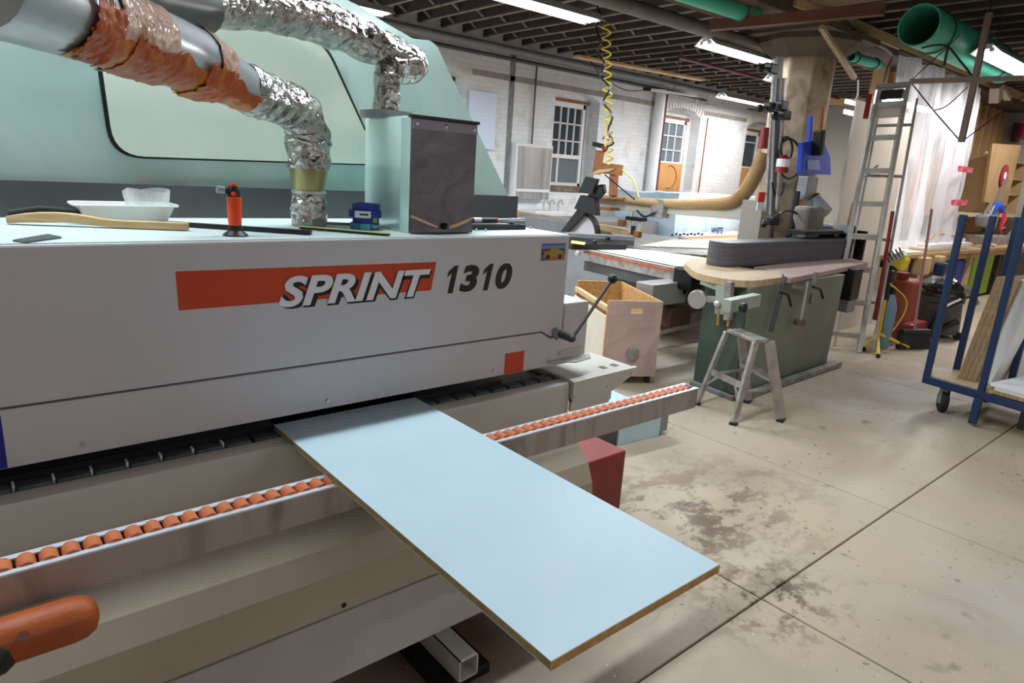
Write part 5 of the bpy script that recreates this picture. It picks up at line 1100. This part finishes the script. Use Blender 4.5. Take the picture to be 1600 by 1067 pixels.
MB().box(q+Vector((0,0,.42)),(.34,.3,.62)).build('body',mat('rusty red plastic','a04a32',.5,c2='8c3c28',scale=6),t,bevel=.06,seg=3); MB().box(q+Vector((.05,-.05,.13)),(.46,.4,.24)).build('base',redp,t,bevel=.03); MB().cyl(q+Vector((-.08,0,.73)),q+Vector((-.08,0,.8)),.07,n=14).build('cap',redp,t)
q=P(1380,545,'z',0)+Vector((.06,.05,0)); t=thing('blue_bottle','pale blue bottle standing behind the yellow tripod','bottle',q); MB().lathe(q,[(0,0),(.07,0),(.08,.1),(.08,.45),(.05,.55),(.03,.6),(0,.6)],16).build('body',mat('grey blue plastic','6a8898',.4),t,smooth=True); MB().cyl(q+Vector((0,0,.6)),q+Vector((0,0,.68)),.035,n=10).build('cap',black,t)
q=P(1367,528,'z',0); q=P(1368,540,'z',0.03); t=thing('tripod_work_light','yellow tripod work light with caged lamp beside the ladder','work light',(q.x,q.y,0))
MB().tube([q+Vector((0,0,.12)),P(1384,455,'x',q.x+.03),],.025,10).build('lower_pole',yel,t,smooth=True); MB().tube([P(1383,468,'x',q.x+.03),P(1390,415,'x',q.x+.05)],.03,8).build('black_pole',black,t)
hub=q+Vector((0,0,.14)); 
for e_ in (P(1421,543,'z',.02),P(1372,556,'z',.02),P(1350,545,'z',.02)): MB().tube([hub,Vector(e_)],.018,8).build('leg',yel,t,smooth=True); MB().sph(Vector(e_),.024,8).build('foot',rubber,t)
L0=P(1400,405,'x',q.x+.05)
hd=[P(1388,405,'x',q.x),P(1412,398,'x',q.x),P(1417,408,'x',q.x),P(1408,424,'x',q.x),P(1400,420,'x',q.x)]
MB().prism(hd,(.12,0,0)).build('lamp_head',yel,t,bevel=.01); MB().prism([P(1386,403,'x',q.x-.02),P(1407,392,'x',q.x-.02),P(1413,400,'x',q.x-.02),P(1391,411,'x',q.x-.02)],(.1,0,0)).build('lamp_glass',mat('pale lens','c8ccc8',.2),t)
b=MB(); 
for k in range(5):
    f_=k/4; a1=P(1384+22*f_,402-10*f_,'x',q.x-.02); a2=P(1390+22*f_,410-11*f_,'x',q.x-.02); mdd=(a1+a2)/2+Vector((-.1,0,.06)); b.tube(catmull([a1,mdd,a2],4),.005,5)
b.build('wire_cage',black,t)
MB().tube(catmull([q+Vector((.02,0,.7)),q+Vector((.2,-.15,.5)),q+Vector((.15,-.1,.2)),q+Vector((.05,0,.1))],7),.008,6).build('cord',yel,t,smooth=True)
MB().box(P(1388,432,'x',q.x+.04),(.12,.1,.14)).build('black_clamp',black,t,bevel=.02)
q=P(1350,545,'z',0); 
single(MB().box(P(1328,358,'z',.0)*0+P(1326,353,'y',3.1),(.14,.1,.1)),'grey_block',midg,'grey mallet head standing on the sander end','block') if False else None
t=thing('wood_mallet','mallet with wooden stick handle on the sander end guard','mallet',P(1326,352,'y',3.2)); p=P(1325,358,'y',3.25); MB().box(p,(.2,.12,.09)).build('head',midg,t,bevel=.01); MB().tube([p+Vector((0,0,.04)),P(1335,316,'y',3.25)],.022,8).build('handle',brownw,t,smooth=True)
# ================================================================ LUMBER CART
CT=thing('lumber_cart','navy blue tube lumber cart on casters at the right edge','cart',(6.1,1.3,0))
zd=.27; A=Vector((5.86,1.70,zd)); Bq=P(1540,624,'z',zd-.05); dv=(Vector((5.72,.9,zd))-A)
dn=dv.normalized(); nx=Vector((-dn.y,dn.x,0)); nx=nx if nx.x>0 else -nx
Lw=1.15; W_=.85; c0,c1,c2,c3=A,A+dn*Lw,A+dn*Lw+nx*W_,A+nx*W_
for a,b in ((c0,c1),(c1,c2),(c2,c3),(c3,c0)): MB().bar(a-Vector((0,0,.03)),b-Vector((0,0,.03)),.05,.06).build('frame_tube',bluep,CT,bevel=.004)
MB().prism([p+Vector((0,0,-.004)) for p in (c0,c1,c2,c3)],(0,0,.016)).build('plywood_deck',plyw,CT)
pt_=P(1514,336,'x',A.x).z
posts=[(0,0,pt_),(.44,0,pt_),(.85,.0,pt_),(0,.40,1.75),(.44,.40,1.75),(.85,.4,1.75)]
for u,v,zt_ in posts:
    b=A+nx*u+dn*v; MB().bar(Vector((b.x,b.y,zd-.06)),Vector((b.x,b.y,zt_)),.045,.045).build('post',bluep,CT,bevel=.004)
b=A+dn*.40; MB().bar(Vector((b.x-.02,b.y,zd-.05)),Vector((b.x-.03,b.y,.02)),.05,.05).build('fixed_leg',bluep,CT); b=A+dn*.7; MB().bar(Vector((b.x,b.y,zd-.05)),Vector((b.x,b.y,.08)),.04,.04).build('fixed_leg',black,CT)
for u,v in ((.08,.12),(.77,.12),(.08,1.05),(.77,1.05)):
    b=A+nx*u+dn*v; m_=MB(); m_.cyl(Vector((b.x-.012,b.y+.02,.09)),Vector((b.x+.012,b.y-.02,.09)),.09,n=20); o=m_.build('caster_wheel',rubber,CT,bevel=.008,smooth=True)
    m_=MB(); m_.bx(b.x-.05,b.x+.05,b.y-.045,b.y+.045,.2,.21); m_.bx(b.x-.035,b.x-.03,b.y-.03,b.y+.03,.07,.2); m_.bx(b.x+.03,b.x+.035,b.y-.03,b.y+.03,.07,.2); m_.build('caster_fork',midg,CT)
# boards on the cart
def slant(xa,xb,xt,xt2,yb_,yt,X,mt,name,lb,L=.75,n=1):
    p=[P(xa,yb_,'x',X),P(xb,yb_+6,'x',X),P(xt2,yt+7,'x',X),P(xt,yt,'x',X)]
    p[0].z=p[1].z=zd+.014
    t=thing(name,lb,'board',p[0],group='boards on the lumber cart')
    for k in range(n):
        a,b=k/n,(k+1)/n-.012; MB().prism([p[0].lerp(p[1],a),p[0].lerp(p[1],b),p[3].lerp(p[2],b),p[3].lerp(p[2],a)],nx*L).build('board' if n>1 else 'sheet',mt,t)
    return t
slant(1493,1522,1557,1594,601,432,5.99,chip,'chipboard_sheets','leaning stack of chipboard sheets on the cart with edges facing out',n=4)
slant(1523,1545,1597,1628,604,436,6.03,whitep,'white_sheet','white melamine sheet leaning right of the chipboard stack on the cart')
for i,(z0,y0,lb,mt) in enumerate(((zd+.014,.0,'chipboard offcut lying lowest on the cart front',chip),(zd+.04,.03,'pale offcut lying between two others on the cart front',wht2),(zd+.066,.0,'white topped board lying uppermost on the cart front',whitep))):
    a=A+dn*(.46+y0)-nx*.03; single(MB().prism([Vector((p.x,p.y,z0)) for p in (a,a+dn*.55,a+dn*.55+nx*.6,a+nx*.6)],(0,0,.024)),'lying_board',mt,lb,'board','boards on the lumber cart')

# added brown cabinets behind the camera, shaped for a reflection in the green hood
for i,(x0,x1,h,lb) in enumerate(((-2.6,.9,1.72,'added tall brown cabinet behind the camera at left'),(.95,2.2,1.5,'added middle brown cabinet behind the camera'),(2.25,3.6,1.25,'added low brown cabinet behind the camera'))):
    t=thing('added_cabinet',lb,'cabinet',((x0+x1)/2,-3.6,0)); MB().bx(x0,x1,-3.95,-3.3,0,h).build('body',dwood,t,bevel=.01)
    for k in range(2): MB().bx(x0+.05+k*(x1-x0)/2,x0+(k+1)*(x1-x0)/2-.03,-3.3,-3.28,.1,h-.05).build('door',dwood,t,bevel=.005)
